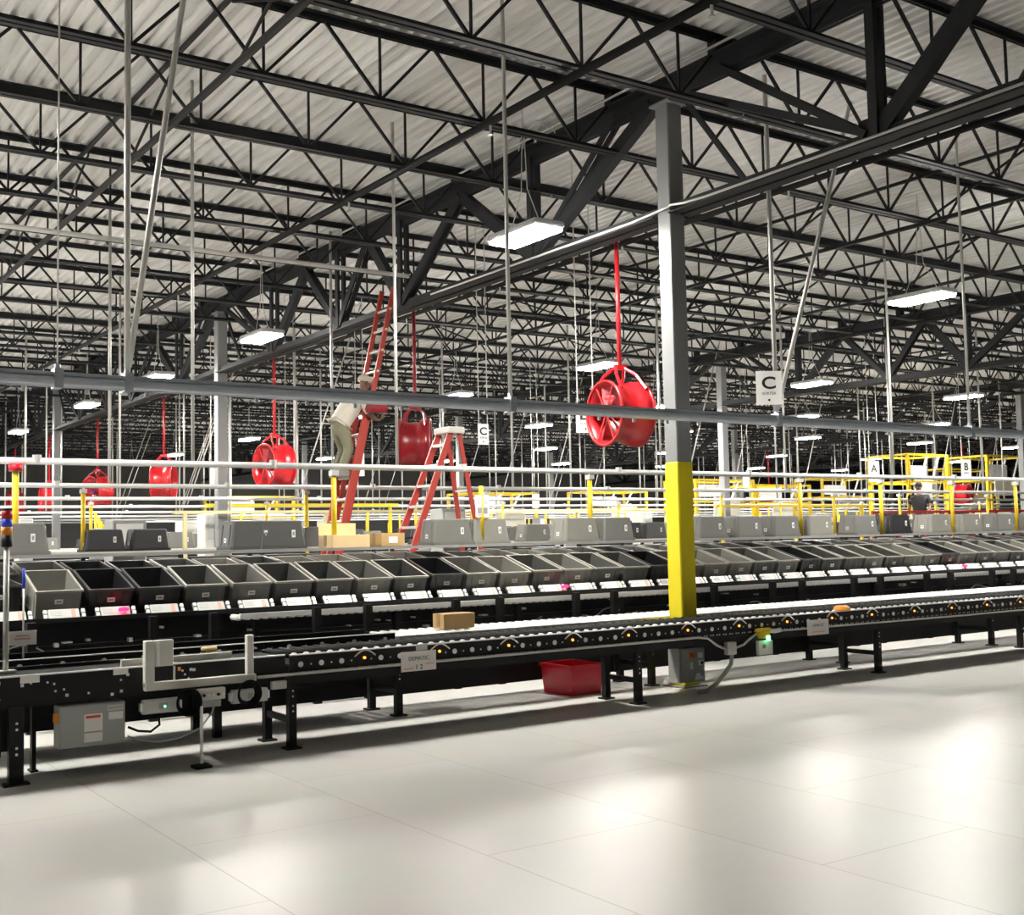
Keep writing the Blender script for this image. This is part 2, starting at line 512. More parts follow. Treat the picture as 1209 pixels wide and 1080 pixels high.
# ------------------------------------------------------------------ the galvanised rail in front, with hangers
bar = thing('strut_rail', 'blue-grey galvanised overhead rail crossing in front of the red fan and column', 'rail', (0, 8.4, 2.70))
t = MB()
t.tube([(.9, 0, -.012), (24, 0, -.012)], .043, 14); t.box(.9, 24, -.035, .035, .028, .052); t.box(.9, 24, -.012, .012, .02, .03)
t.build('channel', 'galv', bar)
xk = 1.35; sp = [0]
while xk < 20:
    MB().disc((xk, 0, -.055), (0, 0, -1), .016, .035, 8).build('bolt', 'silver', bar); xk += .42
for x in (1.99, 2.47, 5.81, 9.19, 12.55, 15.9):
    c = MB(); c.box(x - .03, x + .03, -.055, .055, -.06, .075); c.tube([(x, 0, .07), (x, 0, .11)], .022, 8)
    c.build('rail_clamp', 'galv', bar)
def rod(p, q, r, lab, name='hanger_rod', grp=None, m='rod'):
    o = MB().tube([p, q], r, 8).build(name, m, None, True)
    return tag(o, lab, 'hanger rod', grp)
rod((2.47, 8.4, 2.8), (2.47, 8.4, 6.4), .024, 'upright light conduit hanger at the left end of the galvanised rail')
rod((2.49, 8.43, 2.83), (3.02, 8.5, 6.4), .024, 'slanting light conduit brace leaning beside the left upright rail hanger', 'sway_brace')
rod((5.81, 8.4, 2.8), (5.81, 8.4, 6.4), .019, 'thin light hanger rod passing in front of the nearest bright lamp')
rod((9.19, 8.4, 2.8), (9.19, 8.4, 6.4), .024, 'upright light conduit holding the nearest large C sign')
rod((9.24, 8.43, 2.83), (10.62, 8.43, 6.4), .024, 'slanting light conduit brace right of the nearest large C sign', 'sway_brace')
rod((12.55, 8.4, 2.8), (12.55, 8.4, 6.4), .017, 'thin hanger rod on the right stretch of the galvanised rail')
rod((1.99, 8.4, 2.8), (1.99, 8.4, 6.4), .006, 'very thin rod at the far left end of the galvanised rail')

# ------------------------------------------------------------------ signs
def sign(loc, letter, w, h, lab, small='SORTER', wires=True, rz=0):
    s = thing('hanging_sign', lab, 'sign', loc, rz)
    bd = MB().add([(-w / 2, 0, -h / 2), (w / 2, 0, -h / 2), (w / 2, 0, h / 2), (-w / 2, 0, h / 2)], [(0, 1, 2, 3)]).build('sign_board', 'sign_white', s)
    if letter:
        tp = text_part(letter, h * .5, 'ink', bd, (0, -.003, h * .13), bold=.022); tp.scale = (1.25, 1, 1)
        text_part(small, h * .115, 'ink', bd, (0, -.003, -h * .17), name='caption')
        MB().disc((0, -.001, -h * .36), (0, -1, 0), h * .035, .003, 10).build('dot_mark', 'ink', bd)
    if wires:
        for sx in (-.4, .4):
            MB().tube([(sx * w, 0, h / 2), (sx * w, 0, 6.35 - loc[2])], .008, 6).build('hanger_wire', 'rod', s)
    return s
sign((9.0, 8.32, 3.025), 'C', .27, .35, 'white C sign on the rail conduit, right of the yellow-based column', wires=False, rz=-.55)
sign((9.18, 11.6, 3.02), 'D', .25, .35, 'white D sign hanging on two wires left of the nearest red fan', rz=-.5)
sign((9.46, 14.4, 3.07), 'C', .19, .31, 'white C sign hanging beyond the stepladder')

# ------------------------------------------------------------------ drum fans
def fan(loc, rz, dia, top, lab, grp='red drum fans', pm='red_fan'):
    f = thing('drum_fan', lab, 'fan', loc, rz, grp)
    R = dia / 2
    # axis along local -X (mouth) : drum
    s = MB(); s.lathe([(-.225, R * 1.02), (-.225, R * .985), (-.20, R * .90), (-.13, R * .84), (.0, R * .82), (.08, R * .84), (.1, R * .93), (.21, R * .95), (.215, R * .985), (.21, R), (.09, R), (.06, R * .88), (0, R * .86), (-.12, R * .88), (-.19, R * .94), (-.225, R * 1.02)], (0, 0, 0), (1, 0, 0), 36)
    dr = s.build('drum', pm, f, True)
    for a in (-.225, .215):
        MB().tube([(a, R * math.cos(2 * PI * k / 36), R * math.sin(2 * PI * k / 36)) for k in range(37)], .018, 6, False).build('rolled_rim', pm, dr, True)
    mo = MB().lathe([(-.12, .0), (-.12, .085), (.1, .085), (.12, .0)], (0, 0, 0), (1, 0, 0), 16).build('motor', 'red_dark', f, True)
    for k in range(5):
        a = 2 * PI * k / 5 + .3; rings = []
        for rr, tw, cw in ((.07, .9, .055), (R * .5, .6, .085), (R * .84, .4, .10)):
            c_ = Vector((-.15, rr * math.cos(a), rr * math.sin(a))); tg = Vector((0, -math.sin(a), math.cos(a)))
            dv = tg * math.cos(tw) + Vector((1, 0, 0)) * math.sin(tw); nn = dv.cross(Vector((0, math.cos(a), math.sin(a))))
            rings.append([c_ - dv * cw - nn * .004, c_ + dv * cw - nn * .004, c_ + dv * cw + nn * .004, c_ - dv * cw + nn * .004])
        MB().loft(rings).build('blade', 'red_dark', mo)
    for a in (PI / 2 + .5, PI / 2 - .5, -PI / 2 + .5, -PI / 2 - .5):
        MB().bar((-.2, .04 * math.cos(a), .04 * math.sin(a)), (-.215, R * .97 * math.cos(a), R * .97 * math.sin(a)), .012, .016).build('guard_strut', pm, f)
    MB().disc((-.125, 0, 0), (-1, 0, 0), .05, .02, 12).build('hub_badge', 'blue', mo)
    y = MB()
    for sx in (-.17, .17):
        y.tube([(sx, R * .75 * s_, R * .72) for s_ in (-1,)] + [(sx * .8, -.13, R + .07), (sx * .3, 0, R + .17)], .02, 6)
        y.tube([(sx, R * .75, R * .72), (sx * .8, .13, R + .07), (sx * .3, 0, R + .17)], .02, 6)
    y.bar((-.08, 0, R + .17), (.08, 0, R + .17), .05, .06)
    y.build('yoke', pm, f)
    MB().tube([(0, 0, R + .15), (0, 0, top - loc[2])], .026, 10).build('drop_pole', pm, f, True)
    c = MB()
    for q in (.38, .72):
        zz = R + .15 + (top - loc[2] - R - .15) * q
        c.tube([(0, 0, zz - .02), (0, 0, zz + .02)], .033, 10)
    c.build('pole_coupling', pm, f)
    return f
fan((8.63, 10.25, 2.93), math.radians(-6), .735, 4.95, 'large red drum fan hanging just left of the yellow-based column')
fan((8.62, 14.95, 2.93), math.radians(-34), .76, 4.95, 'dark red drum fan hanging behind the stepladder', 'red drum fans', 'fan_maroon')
fan((8.6, 20.1, 2.93), math.radians(8), .80, 4.95, 'red drum fan hanging right of the second grey column')
fan((8.6, 26.4, 2.97), math.radians(-30), .84, 4.95, 'red drum fan hanging left of the second grey column')
fan((8.6, 31.9, 2.97), math.radians(20), .80, 4.95, 'small far red drum fan between the second and third grey columns')
fan((8.6, 37.2, 2.95), math.radians(0), .80, 4.95, 'small far red drum fan half behind the third grey column')
fan((8.6, 42.0, 2.95), math.radians(0), .80, 4.95, 'tiny red drum fan at far left beyond the third grey column')
fan((41.7, 28.3, 2.85), math.radians(-75), .88, 4.95, 'distant red drum fan above the upside-down totes, near the view edge')
fan((35.5, 33.0, 2.8), math.radians(40), .85, 4.95, 'distant dark red drum fan below the A sign')

# ------------------------------------------------------------------ overhead pipes, posts, hangers per tote row
ROWY = [11.7 + 4.75 * k for k in range(8)]
rowname = ['nearest', 'second', 'third', 'fourth', 'fifth', 'sixth', 'seventh', 'eighth', 'ninth']
POSTX = [2.4, 5.7, 9.3, 13.23, 15.08, 16.9, 18.72, 20.6, 22.4]
for k, y in enumerate(ROWY):
    x1 = 1.63 * y + 3; x0 = .17 * y
    zz = 2.36 + .006 * k
    pr = thing('overhead_pipe', 'long white level pipe over the %s tote rack' % rowname[k], 'pipe', (0, y, zz), 0, 'white overhead pipes')
    MB().tube([(x0, 0, 0), (x1, 0, 0)], .034, 10).build('pipe_run', 'pipe', pr, True)
    q = x0 + .6 + (.5 * k) % 1.2; cnt = 0
    while q < x1 and k < 5:
        MB().tube([(q, 0, -.02), (q, 0, .06)], .042, 8).build('pipe_clamp', 'silver', pr); q += 2.4
    # hanger rods
    hx = [4.11, 6.5, 15.42] if k == 0 else [x0 + 1.1 + .7 * (k % 3) + 3.4 * i for i in range(14)]
    n_ = 0
    for q in hx:
        if q > x1 or not seg_view((q, y, 2.4), (q, y, 5.6), 6, 5):
            continue
        n_ += 1
        if k < 3:
            lab = 'light hanger rod, %s from the left on the %s white pipe' % (ordw(n_), rowname[k]); grp = None
        else:
            lab = 'light hanger rod among the far white pipes'; grp = 'far hanger rods'
        rod((q, y, zz + .03), (q, y, 6.4), .019 if k == 0 else .022, lab, grp=grp)
        if k > 1 and n_ % 3 == 2 and q + 2 < x1:
            rod((q + .08, y + .02, zz + .04), (q + 1.5, y + .02, 6.4), .015, ('slanting light brace beside %s hanger rod of the %s white pipe' % (ordw(n_), rowname[k])) if k < 3 else 'slanting light brace among the far white pipes', 'sway_brace', None if k < 3 else 'far sway braces')
    # yellow posts below the pipe
    if k == 0:
        px = POSTX
    else:
        px = []; q = x0 + .9 + .55 * k
        while q < x1 and len(px) < 12:
            px.append(q); q += 3.3 if len(px) % 3 else 2.2
    for i, q in enumerate(px):
        if not in_view([(q, y, 2.0)], 10):
            continue
        r = 1.0
        if k < 4:
            lab = 'yellow post, %s from the left along the %s tote rack' % (ordw(i + 1), rowname[k]); grp = None
        else:
            lab = 'yellow post among the far tote racks'; grp = 'far yellow posts'
        lean = 0.0
        p = thing('yellow_post', lab, 'post', (q, y, 1.44), 0, grp)
        MB().tube([(0, 0, 0), (0, 0, .82)], .031, 8).build('tube', 'yellow_post', p, True)
        if k < 3:
            c = MB(); c.box(-.04, .04, -.045, .045, .82, .875); c.tube([(0, 0, .87), (0, 0, zz - 1.44 - .03)], .018, 6)
            c.build('pipe_bracket', 'silver', p)
tag(MB().tube([(2.4, 11.7, 2.262), (2.4, 11.7, 2.33)], .066, 10).build('red_cap', 'red_plastic', None, True), 'small red cap above the leftmost yellow post', 'cap')

# ------------------------------------------------------------------ totes
def tote_meshes(prefix):
    W, L, Hh = .405, .60, .27
    wb, lb = .365, .53
    th = .012
    def rect(w, l, z, dy=0):
        return [(-w / 2, -l / 2 + dy, z), (w / 2, -l / 2 + dy, z), (w / 2, l / 2 + dy, z), (-w / 2, l / 2 + dy, z)]
    b = MB()
    b.loft([rect(wb, lb, 0), rect(W - .025, L - .025, Hh)], True, False)
    b.loft([rect(W - .025 - 2 * th, L - .025 - 2 * th, Hh), rect(wb - 2 * th, lb - 2 * th, .012)], True, False)
    b.add(rect(wb, lb, 0), [(3, 2, 1, 0)]); b.add(rect(wb - 2 * th, lb - 2 * th, .012), [(0, 1, 2, 3)])
    for sx in (-.12, 0, .12):      # moulded ribs on the short ends
        for s in (-1, 1):
            b.bar((sx, s * (lb / 2 + .004), .02), (sx, s * (L / 2 - .018), Hh - .03), .01, .012)
    for sy in (-.2, -.07, .07, .2):
        for s in (-1, 1):
            b.bar((s * (wb / 2 + .003), sy, .02), (s * (W / 2 - .018), sy, Hh - .03), .01, .012)
    r = MB()
    for (x0, x1, y0, y1) in ((-W / 2, W / 2, -L / 2, -L / 2 + .018), (-W / 2, W / 2, L / 2 - .018, L / 2), (-W / 2, -W / 2 + .018, -L / 2 + .018, L / 2 - .018), (W / 2 - .018, W / 2, -L / 2 + .018, L / 2 - .018)):
        r.box(x0, x1, y0, y1, Hh - .016, Hh + .004)
    lab = MB(); lab.bar((-.035, -.290, .17), (.035, -.290, .17), .004, .042)
    lab.mi = 1; lab.bar((-.022, -.2925, .17), (.022, -.2925, .17), .003, .014)
    return b, r, lab
tb, tr, tl = tote_meshes('t')
TB = {}
def tote(loc, rz, tilt, shade, lab, grp, with_label=True, flip=False, sc=1):
    g = thing('tote', lab, 'tote', loc, rz, grp)
    g.rotation_euler = Euler((tilt + (PI if flip else 0), 0, rz), 'XYZ'); g.scale = (sc, sc, sc)
    bm = {'grey': 'tote_grey', 'light': 'tote_light', 'dark': 'tote_dark', 'black': 'tote_black', 'red': 'red_plastic'}[shade]
    rm = {'black': 'rim_black', 'red': 'red_plastic'}.get(shade, 'rim_grey')
    if flip:
        rm = bm
    for nm, mb, mm in (('body', tb, [bm]), ('rim', tr, [rm]), ('label', tl, ['paper', 'ink_grey'])):
        if nm == 'label' and not with_label:
            continue
        key = (nm, tuple(mm))
        if key not in TB:
            o = mb.build(nm, mm, g); TB[key] = o.data
        else:
            link(nm, TB[key], g)
    return g
shade_word = {'grey': 'grey', 'light': 'light grey', 'dark': 'dark grey', 'black': 'black'}
TILT = math.radians(17)
blacks = {1, 2, 9, 16, 22, 29}
darks = {3, 5, 6, 8, 12, 14, 15, 20, 23, 24, 26, 31, 33, 36}
k = 0; cnt = 0
for i in range(-2, 48):
    x = 2.575 + .4425 * i
    if i == -1:
        continue
    if not in_view([(x, 11, 1.1)], 60):
        continue
    sh = 'black' if i in blacks else ('dark' if i in darks else ('light' if i in (0, 11, 18, 19, 27, 34) else 'grey'))
    cnt += 1
    tote((x, 11.07, .985 + random.uniform(-.006, .006)), random.uniform(-.025, .025), TILT, sh,
         'tilted open %s tote, %s from the left in the front row' % (shade_word[sh], ordw(cnt)), 'totes in the front row', random.random() < .72 or i < 8)
cnt = 0
for i in range(-2, 46):
    x = 2.70 + .45 * i
    if not in_view([(x, 11.9, 1.4)], 60):
        continue
    sh = random.choice(['grey', 'dark', 'grey', 'black', 'light', 'dark'])
    cnt += 1
    tote((x, 12.06, 1.075 + random.uniform(-.01, .01)), random.uniform(-.03, .03), math.radians(9), sh,
         'open %s tote, %s from the left in the row behind the tilted front totes' % (shade_word[sh], ordw(cnt)), 'totes in the second row', False)
# dark tote seen through the gap at the left end
tote((2.13, 11.33, .96), 0, math.radians(4), 'black', 'black tote set back in the gap behind the blue-tipped rod', None)

# ------------------------------------------------------------------ upper shelf with upside-down totes
def shelf(y, x0, x1, z, lab):
    s = thing('rack_shelf', lab, 'shelf', (0, y, z))
    for dy in (-.26, .26):
        MB().box(x0, x1, dy - .02, dy + .02, -.026, 0).build('shelf_rail', 'mid_grey', s)
    q = x0 + .3
    while q < x1:
        MB().box(q - .02, q + .02, -.24, .60, -.03, -.004).build('cross_bar', 'silver', s); q += .9
    q = x0 + .5
    while q < x1:
        MB().box(q - .02, q + .02, .56, .60, -z, -.03).build('upright', 'black', s); q += 1.8
    return s
shelf(11.82, .9, 22.5, 1.465, 'light metal shelf above the front totes, carrying upside-down totes')
def inv_tote(px0, px1, yy, sh, lab, grp='upside-down totes on the nearest shelf', z=1.47, label=True, rz=PI / 2):
    # centre x from the pixel middle at the row's depth
    pm = (px0 + px1) / 2
    lo, hi = 0, 60
    for _ in range(40):
        md = (lo + hi) / 2
        if proj((md, yy, 1.6))[0] < pm:
            lo = md
        else:
            hi = md
    g = thing('tote', lab, 'tote', (lo, yy, z), rz + random.uniform(-.05, .05), grp)
    bm = {'grey': 'tote_grey', 'light': 'tote_light', 'dark': 'tote_dark', 'black': 'tote_black'}[sh]
    key = ('inv', bm)
    if key not in TB:
        def rect(w, l, z, c=.02):
            return [(-w / 2 + c, -l / 2, z), (w / 2 - c, -l / 2, z), (w / 2, -l / 2 + c, z), (w / 2, l / 2 - c, z), (w / 2 - c, l / 2, z), (-w / 2 + c, l / 2, z), (-w / 2, l / 2 - c, z), (-w / 2, -l / 2 + c, z)]
        b = MB().loft([rect(.37, .53, .03), rect(.325, .46, .29), rect(.30, .435, .30)])
        for s in (-1, 1):
            for q in (-.1, .1):
                b.bar((q, s * .263, .045), (q, s * .236, .26), .012, .012)
        r = MB().loft([rect(.40, .56, 0), rect(.40, .56, .035)])
        lb = MB(); lb.bar((-.03, .256, .10), (.03, .256, .10), .006, .05); lb.mi = 1; lb.bar((-.018, .259, .10), (.018, .259, .10), .004, .016)
        tg = MB(); tg.box(-.181, -.174, -.14, -.10, .12, .20); tg.mi = 1; tg.box(-.184, -.180, -.13, -.11, .14, .18)
        # labels follow the wall they sit on
        ob, orr = b.build('body', bm, g), r.build('rim', bm, g)
        ol, ot = lb.build('label', ['paper', 'ink_grey'], g), tg.build('barcode_tag', ['paper', 'ink_grey'], g)
        TB[key] = (ob.data, orr.data, ol.data, ot.data)
    else:
        for nm, me in zip(('body', 'rim', 'label', 'barcode_tag'), TB[key]):
            link(nm, me, g)
    return g
UT = [(-8, 46, 'grey'), (274, 312, 'dark'), (306, 346, 'dark'), (505, 548, 'grey'), (541, 600, 'light'), (656, 700, 'light'), (694, 746, 'grey'),
      (812, 852, 'grey'), (857, 893, 'grey'), (900, 938, 'grey'), (934, 984, 'light'), (996, 1030, 'grey'), (1030, 1076, 'black'), (1083, 1118, 'light'), (1116, 1158, 'light'), (1158, 1194, 'grey'), (1194, 1230, 'grey')]
for i, (a, b, sh) in enumerate(UT):
    inv_tote(a, b, 11.8, sh, 'upside-down %s tote, %s from the left on the nearest shelf' % (shade_word[sh], ordw(i + 1)))

def carton(loc, rz, w, l, h, lab, flap=0, card='cardboard'):
    c = thing('cardboard_box', lab, 'cardboard box', loc, rz)
    MB().cbox(-w / 2, w / 2, -l / 2, l / 2, 0, h, .004).build('body', card, c)
    MB().box(-w / 2 + .0, -w / 2 - .003, -.03, .03, h * .15, h * .99).build('tape_strip', 'tape', c)
    if flap:
        f = MB(); f.bar((-w / 2, l / 2 - .004, h + flap / 2), (w / 2, l / 2 - .004, h + flap / 2), .006, flap)
        f.build('flap', 'cardboard_light', c)
    else:
        MB().box(-w / 2, w / 2, -.025, .025, h, h + .002).build('tape_seam', 'tape', c)
    return c
carton((5.83, 11.72, 1.467), .02, .46, .34, .14, 'open tan cardboard box with raised flap on the shelf beside the tall ladder', .13, 'cardboard_light')
c2 = carton((6.42, 11.85, 1.467), .1, .32, .3, .15, 'closed tan cardboard box on the shelf between the two red ladders', 0, 'cardboard')
MB().box(-.06, .06, -.153, -.15, .04, .11).build('label', 'paper', c2)
carton((5.78, 9.36, .712), 0, .34, .2, .135, 'small brown cardboard box riding on the roller conveyor')

# ------------------------------------------------------------------ the sorter rack carrying the totes
rack = thing('tote_rack', 'long black steel rack under the tilted front totes', 'rack', (0, 0, 0))
MB().box(1.2, 23, 10.62, 10.68, .885, .925).build('front_beam', 'black', rack)
MB().box(1.2, 23, 10.66, 10.80, .885, .905).build('tray_deck', 'black', rack)
MB().box(1.2, 23, 10.74, 10.80, .60, .68).build('middle_beam', 'black', rack)
MB().box(1.2, 23, 10.74, 10.80, .28, .36).build('lower_beam', 'black', rack)
MB().box(1.2, 23, 12.18, 12.23, .0, 1.03).build('dark_backing', 'black', rack)  # black sheet added behind the rack to stand in for its shaded inside
q = 1.7; i = 0
while q < 22:
    MB().box(q - .035, q + .035, 10.30, 10.37, 0, .915).build('upright', 'black', rack)
    q += 1.02 if i % 2 else .55
    i += 1
# tilted carrier bed under the totes
b = MB(); b.bar((1.3, 10.85, .86), (22.5, 10.85, .86), .03, .05); b.bar((1.3, 11.33, 1.005), (22.5, 11.33, 1.005), .03, .05); b.bar((1.3, 11.82, .985), (22.5, 11.82, .985), .03, .05); b.bar((1.3, 12.28, 1.05), (22.5, 12.28, 1.05), .03, .05)
b.build('carrier_rail', 'black', rack)
# take-away belt seen in the rack: pale rollers
belt = thing('rack_conveyor', 'pale roller conveyor running inside the black rack', 'conveyor')
MB().box(4.1, 22, 10.40, 10.43, .842, .886).build('near_rail', 'white', belt)
rr = MB(); q = 4.1
while q < 22:
    rr.tube([(q, 10.43, .85), (q, 10.59, .85)], .03, 6); q += .09
o = rr.build('roller_bed', 'white', belt, True); o['kind'] = 'stuff'
MB().box(4.1, 22, 10.59, 10.61, .80, .87).build('far_rail', 'black', belt)
for q in [4.3 + 1.5 * i for i in range(12)]:
    MB().box(q - .03, q + .03, 10.47, 10.53, 0, .82).build('leg', 'black', belt)
rc2 = random.Random(3)
# small fixtures on the rack front
for i in range(80):
    q = 1.9 + rc2.uniform(0, 1) ** 1.3 * 17
    z = rc2.uniform(.3, .80)
    w = rc2.choice([.02, .03, .05, .08]); h = rc2.choice([.012, .02, .035])
    mm = rc2.choice(['zinc_dot', 'panel_grey', 'silver', 'paper', 'cream_metal'])
    MB().box(q - w / 2, q + w / 2, 10.66, 10.735, z, z + h).build('junction_fixture', mm, rack)
for i in range(14):
    q = 2.2 + i * 1.25 + rc2.uniform(-.2, .2)
    MB().tube([(q + dx, 10.71, .55 + .05 * math.sin(dx * 9) + .12 * math.cos(dx * 3 + i)) for dx in [j * .06 for j in range(12)]], .008, 6).build('cable', 'silver' if i % 3 == 0 else 'panel_grey', rack, True)
# pick displays along the beam, one below each tote
dproto = None
n_ = 0
for i in range(-2, 48):
    x = 2.60 + .4425 * i
    if not in_view([(x, 10.6, .95)], 40):
        continue
    n_ += 1
    lab = 'white put-to-light display, %s from the left below the front totes' % ordw(n_)
    if dproto is None:
        dproto = thing('put_display', lab, 'display', (x, 10.66, .93), 0, 'put-to-light displays')
        R_ = Matrix.Translation((0, -.02, -.012)) @ Matrix.Rotation(math.radians(52), 4, 'X')
        m_ = MB(); m_.xf = R_; m_.cbox(-.135, .125, 0, .10, -.02, .006, .006); pan_ = m_.build('panel', 'display_white', dproto)
        m_ = MB(); m_.xf = R_; m_.box(.06, .09, .01, .09, .006, .009); m_.build('red_strip', 'salmon', pan_)
        m_ = MB(); m_.xf = R_; m_.box(-.12, -.03, .03, .08, .006, .008); m_.build('screen', 'light_grey', pan_)
        for sx in (-.175, .145):
            m_ = MB(); m_.xf = R_
            m_.box(sx, sx + .03, .01, .045, -.02, .006); m_.box(sx, sx + .03, .06, .095, -.02, .006)
            m_.build('end_connector', 'zinc_dot', dproto)
    else:
        dup(dproto, (x, 10.66, .93), 0, lab)
for x, w in ((3.10, 'third from the left, below the black totes'), (8.05, 'left of the yellow-based column'), (15.6, 'far along the beam')):
    l_ = MB(); l_.cbox(-.045, .045, -.02, .02, 0, .035, .008)
    o = tag(l_.build('indicator_light', 'red_led', None, False, (x, 10.63, .955)), 'small red indicator light on the display beam, ' + w, 'indicator light')

# ------------------------------------------------------------------ roller conveyors
def roller_section(x0, L, y0, y1, zt, lab, grp, plate, legs_at, axle=True, guide=False):
    c = thing('roller_conveyor', lab, 'conveyor', (x0, y0, 0), 0, grp)
    D = y1 - y0
    zb = zt - plate
    f = MB(); f.box(0, L, -.02, 0, zb, zt); f.box(0, L, 0, .03, zb, zb + .012)
    if axle:
        f.mi = 1; q = .085; k = 0
        while q < L:
            if k % 4 != 3:
                f.disc((q, -.02, zt - .075), (0, -1, 0), .021, .006, 10)
            for e in (0, .085):
                f.disc((q + e - .015, -.02, zt - .135), (0, -1, 0), .007, .004, 6); f.disc((q + e + .015, -.02, zt - .135), (0, -1, 0), .007, .004, 6)
            f.disc((q + .085, -.02, zt - .078), (0, -1, 0), .007, .004, 6)
            q += .17; k += 1
        f.box(0, L, -.022, 0, zt - .008, zt + .002)
    f.build('near_side_rail', ['black', 'zinc_dot'], c)
    MB().box(0, L, D, D + .02, zb, zt + (.0 if not guide else .012)).build('far_side_rail', 'black', c)
    if not guide:
        MB().box(0.02, L - .02, .03, D - .005, zt - .09, zt - .075).build('light_stop_pan', 'black', c)  # plate added to stop lamp light leaking between the rollers
    if guide:
        MB().box(0, L, D + .021, D + .035, .10, zb + .1).build('skirt_panel', 'black', c)
    n = int(L / .10)
    dx = L / n
    y_a = .10 if guide else .004
    me = None
    for i in range(n):
        xx = dx * (i + .5)
        if me is None:
            rb = MB()
            if not guide:
                rb.mi = 1; rb.tube([(0, .035, 0), (0, D - .004, 0)], .026, 10); rb.mi = 0
                rb.tube([(0, y_a, 0), (0, .035, 0)], .024, 10)
            else:
                rb.tube([(0, y_a, 0), (0, D - .004, 0)], .028, 10)
            me = rb.build('roller', ['silver', 'black_rubber'], c, True, (xx, 0, zt - .012))
        else:
            link('roller', me.data, c, (xx, 0, zt - .012))
    if guide:
        MB().box(0, L, -.035, .095, zt - .045, zt + .006).build('guide_flange', 'silver', c)
    for lx in legs_at:
        for ly in (.03, D - .03):
            g = MB(); g.box(lx - .03, lx + .03, ly - .03, ly + .03, .012, zb + .02); g.box(lx - .06, lx + .06, ly - .055, ly + .055, 0, .014)
            g.mi = 1
            if ly < .1:
                for z_ in (zb - .05, zb - .09, zb - .16, zb - .20):
                    g.disc((lx, ly - .03, z_), (0, -1, 0), .007, .004, 8)
            g.build('leg', ['black', 'zinc_dot'], c)
        MB().box(lx - .018, lx + .018, .05, D - .05, .19, .235).build('cross_brace', 'black', c)
    return c
n1 = 0
for i in range(6):
    x0 = 3.62 + 3.41 * i
    c = roller_section(x0, 3.40, 8.22, 8.74, .70, 'near black roller conveyor section with dotted rail, %s from the left' % ordw(i + 1), 'near conveyor sections', .22, [.0 + .03, 3.40 - .03] if i == 5 else [.03])
    for q in (.62, 1.30, 1.98, 2.66, 3.3):
        e = MB(); e.tube([(q - .09 + .18 * t, -.035, .65 + .045 * math.sin(PI * t)) for t in [k / 8 for k in range(9)]], .006, 5)
        e.build('sensor_guard', 'silver', c)
        MB().disc((q, -.02, .635), (0, -1, 0), .011, .012, 8).build('sensor_eye', 'amber_led', c)
    MB().box(0, 3.4, .40, .5, .42, .475).build('motor_tray', 'black', c)
for i in range(6):
    x0 = 5.02 + 2.95 * i
    roller_section(x0, 2.94, 9.10, 9.66, .692, 'rear silver roller conveyor section behind the yellow-based column, %s from the left' % ordw(i + 1), 'rear conveyor sections', .17, [.03], False, True)

# rear conveyor, belt part at left
bc = thing('belt_conveyor', 'black belt conveyor with slotted rail at the left end of the rear conveyor', 'conveyor', (0, 9.10, 0))
f = MB(); f.box(.9, 5.0, -.02, 0, .50, .73); f.mi = 1
f.box(.9, 5.0, -.024, 0, .726, .733)
q = 1.6
while q < 4.95:
    f.disc((q, -.02, .68), (0, -1, 0), .02, .006, 10); f.disc((q + .15, -.02, .68), (0, -1, 0), .006, .004, 6); q += .30
f.build('near_side_rail', ['black', 'zinc_dot'], bc)
MB().box(.9, 5.0, .02, .52, .66, .69).build('belt', 'black_rubber', bc)
MB().box(.9, 5.0, .54, .56, .12, .73).build('far_side_rail', 'black', bc)
for lx in (1.9, 3.4):
    for ly in (.03, .53):
        MB().box(lx - .03, lx + .03, ly - .03, ly + .03, 0, .51).build('leg', 'black', bc)
# nose of the belt curving down to the rollers
MB().tube([(4.96, .03, .63), (4.96, .52, .63)], .035, 12).build('end_pulley', 'black_rubber', bc, True)

# near conveyor, transfer bed at left
tc = thing('transfer_conveyor', 'black transfer conveyor bed with tall side plate at the near left end', 'conveyor', (0, 8.22, 0))
f = MB(); f.box(.6, 3.58, -.02, 0, .50, .705); f.mi = 1; f.box(.6, 3.58, -.024, 0, .698, .708)
rq = random.Random(5)
for k in range(26):
    q = rq.uniform(1.5, 2.9); z = rq.uniform(.52, .66)
    if rq.random() < .3:
        f.box(q, q + .02, -.024, -.02, z, z + .02)
    else:
        f.disc((q, -.02, z), (0, -1, 0), .008, .004, 8)
f.build('near_side_plate', ['black', 'zinc_dot'], tc)
MB().box(.6, 3.58, .02, .50, .66, .69).build('belt', 'black_rubber', tc)
MB().box(.6, 3.58, .50, .52, .50, .715).build('far_side_plate', 'black', tc)
for lx, ly, hw_ in ((1.70, .0, .045), (1.9, .42, .014)):
    g = MB(); g.box(lx - hw_, lx + hw_, ly - .03, ly + .03, .012, .51); g.box(lx - hw_ * 1.8, lx + hw_ * 1.8, ly - .05, ly + .05, 0, .014); g.mi = 1
    for z_ in (.40, .36, .24, .2):
        if hw_ > .02:
            g.disc((lx, ly - .03, z_), (0, -1, 0), .009, .004, 8)
    g.build('leg', ['black', 'zinc_dot'], tc)
for (a, b_, z, h_) in ((1.72, 1.84, .655, .05), (2.32, 2.42, .66, .045)):
    MB().box(a, b_, -.028, -.02, z, z + h_).build('label', 'paper', tc)
MB().box(2.40, 3.2, .06, .09, .70, .75).build('white_guide', 'cream_metal', tc)
MB().box(1.2, 1.62, .05, .35, .18, .42).build('drive_motor', 'black', tc)

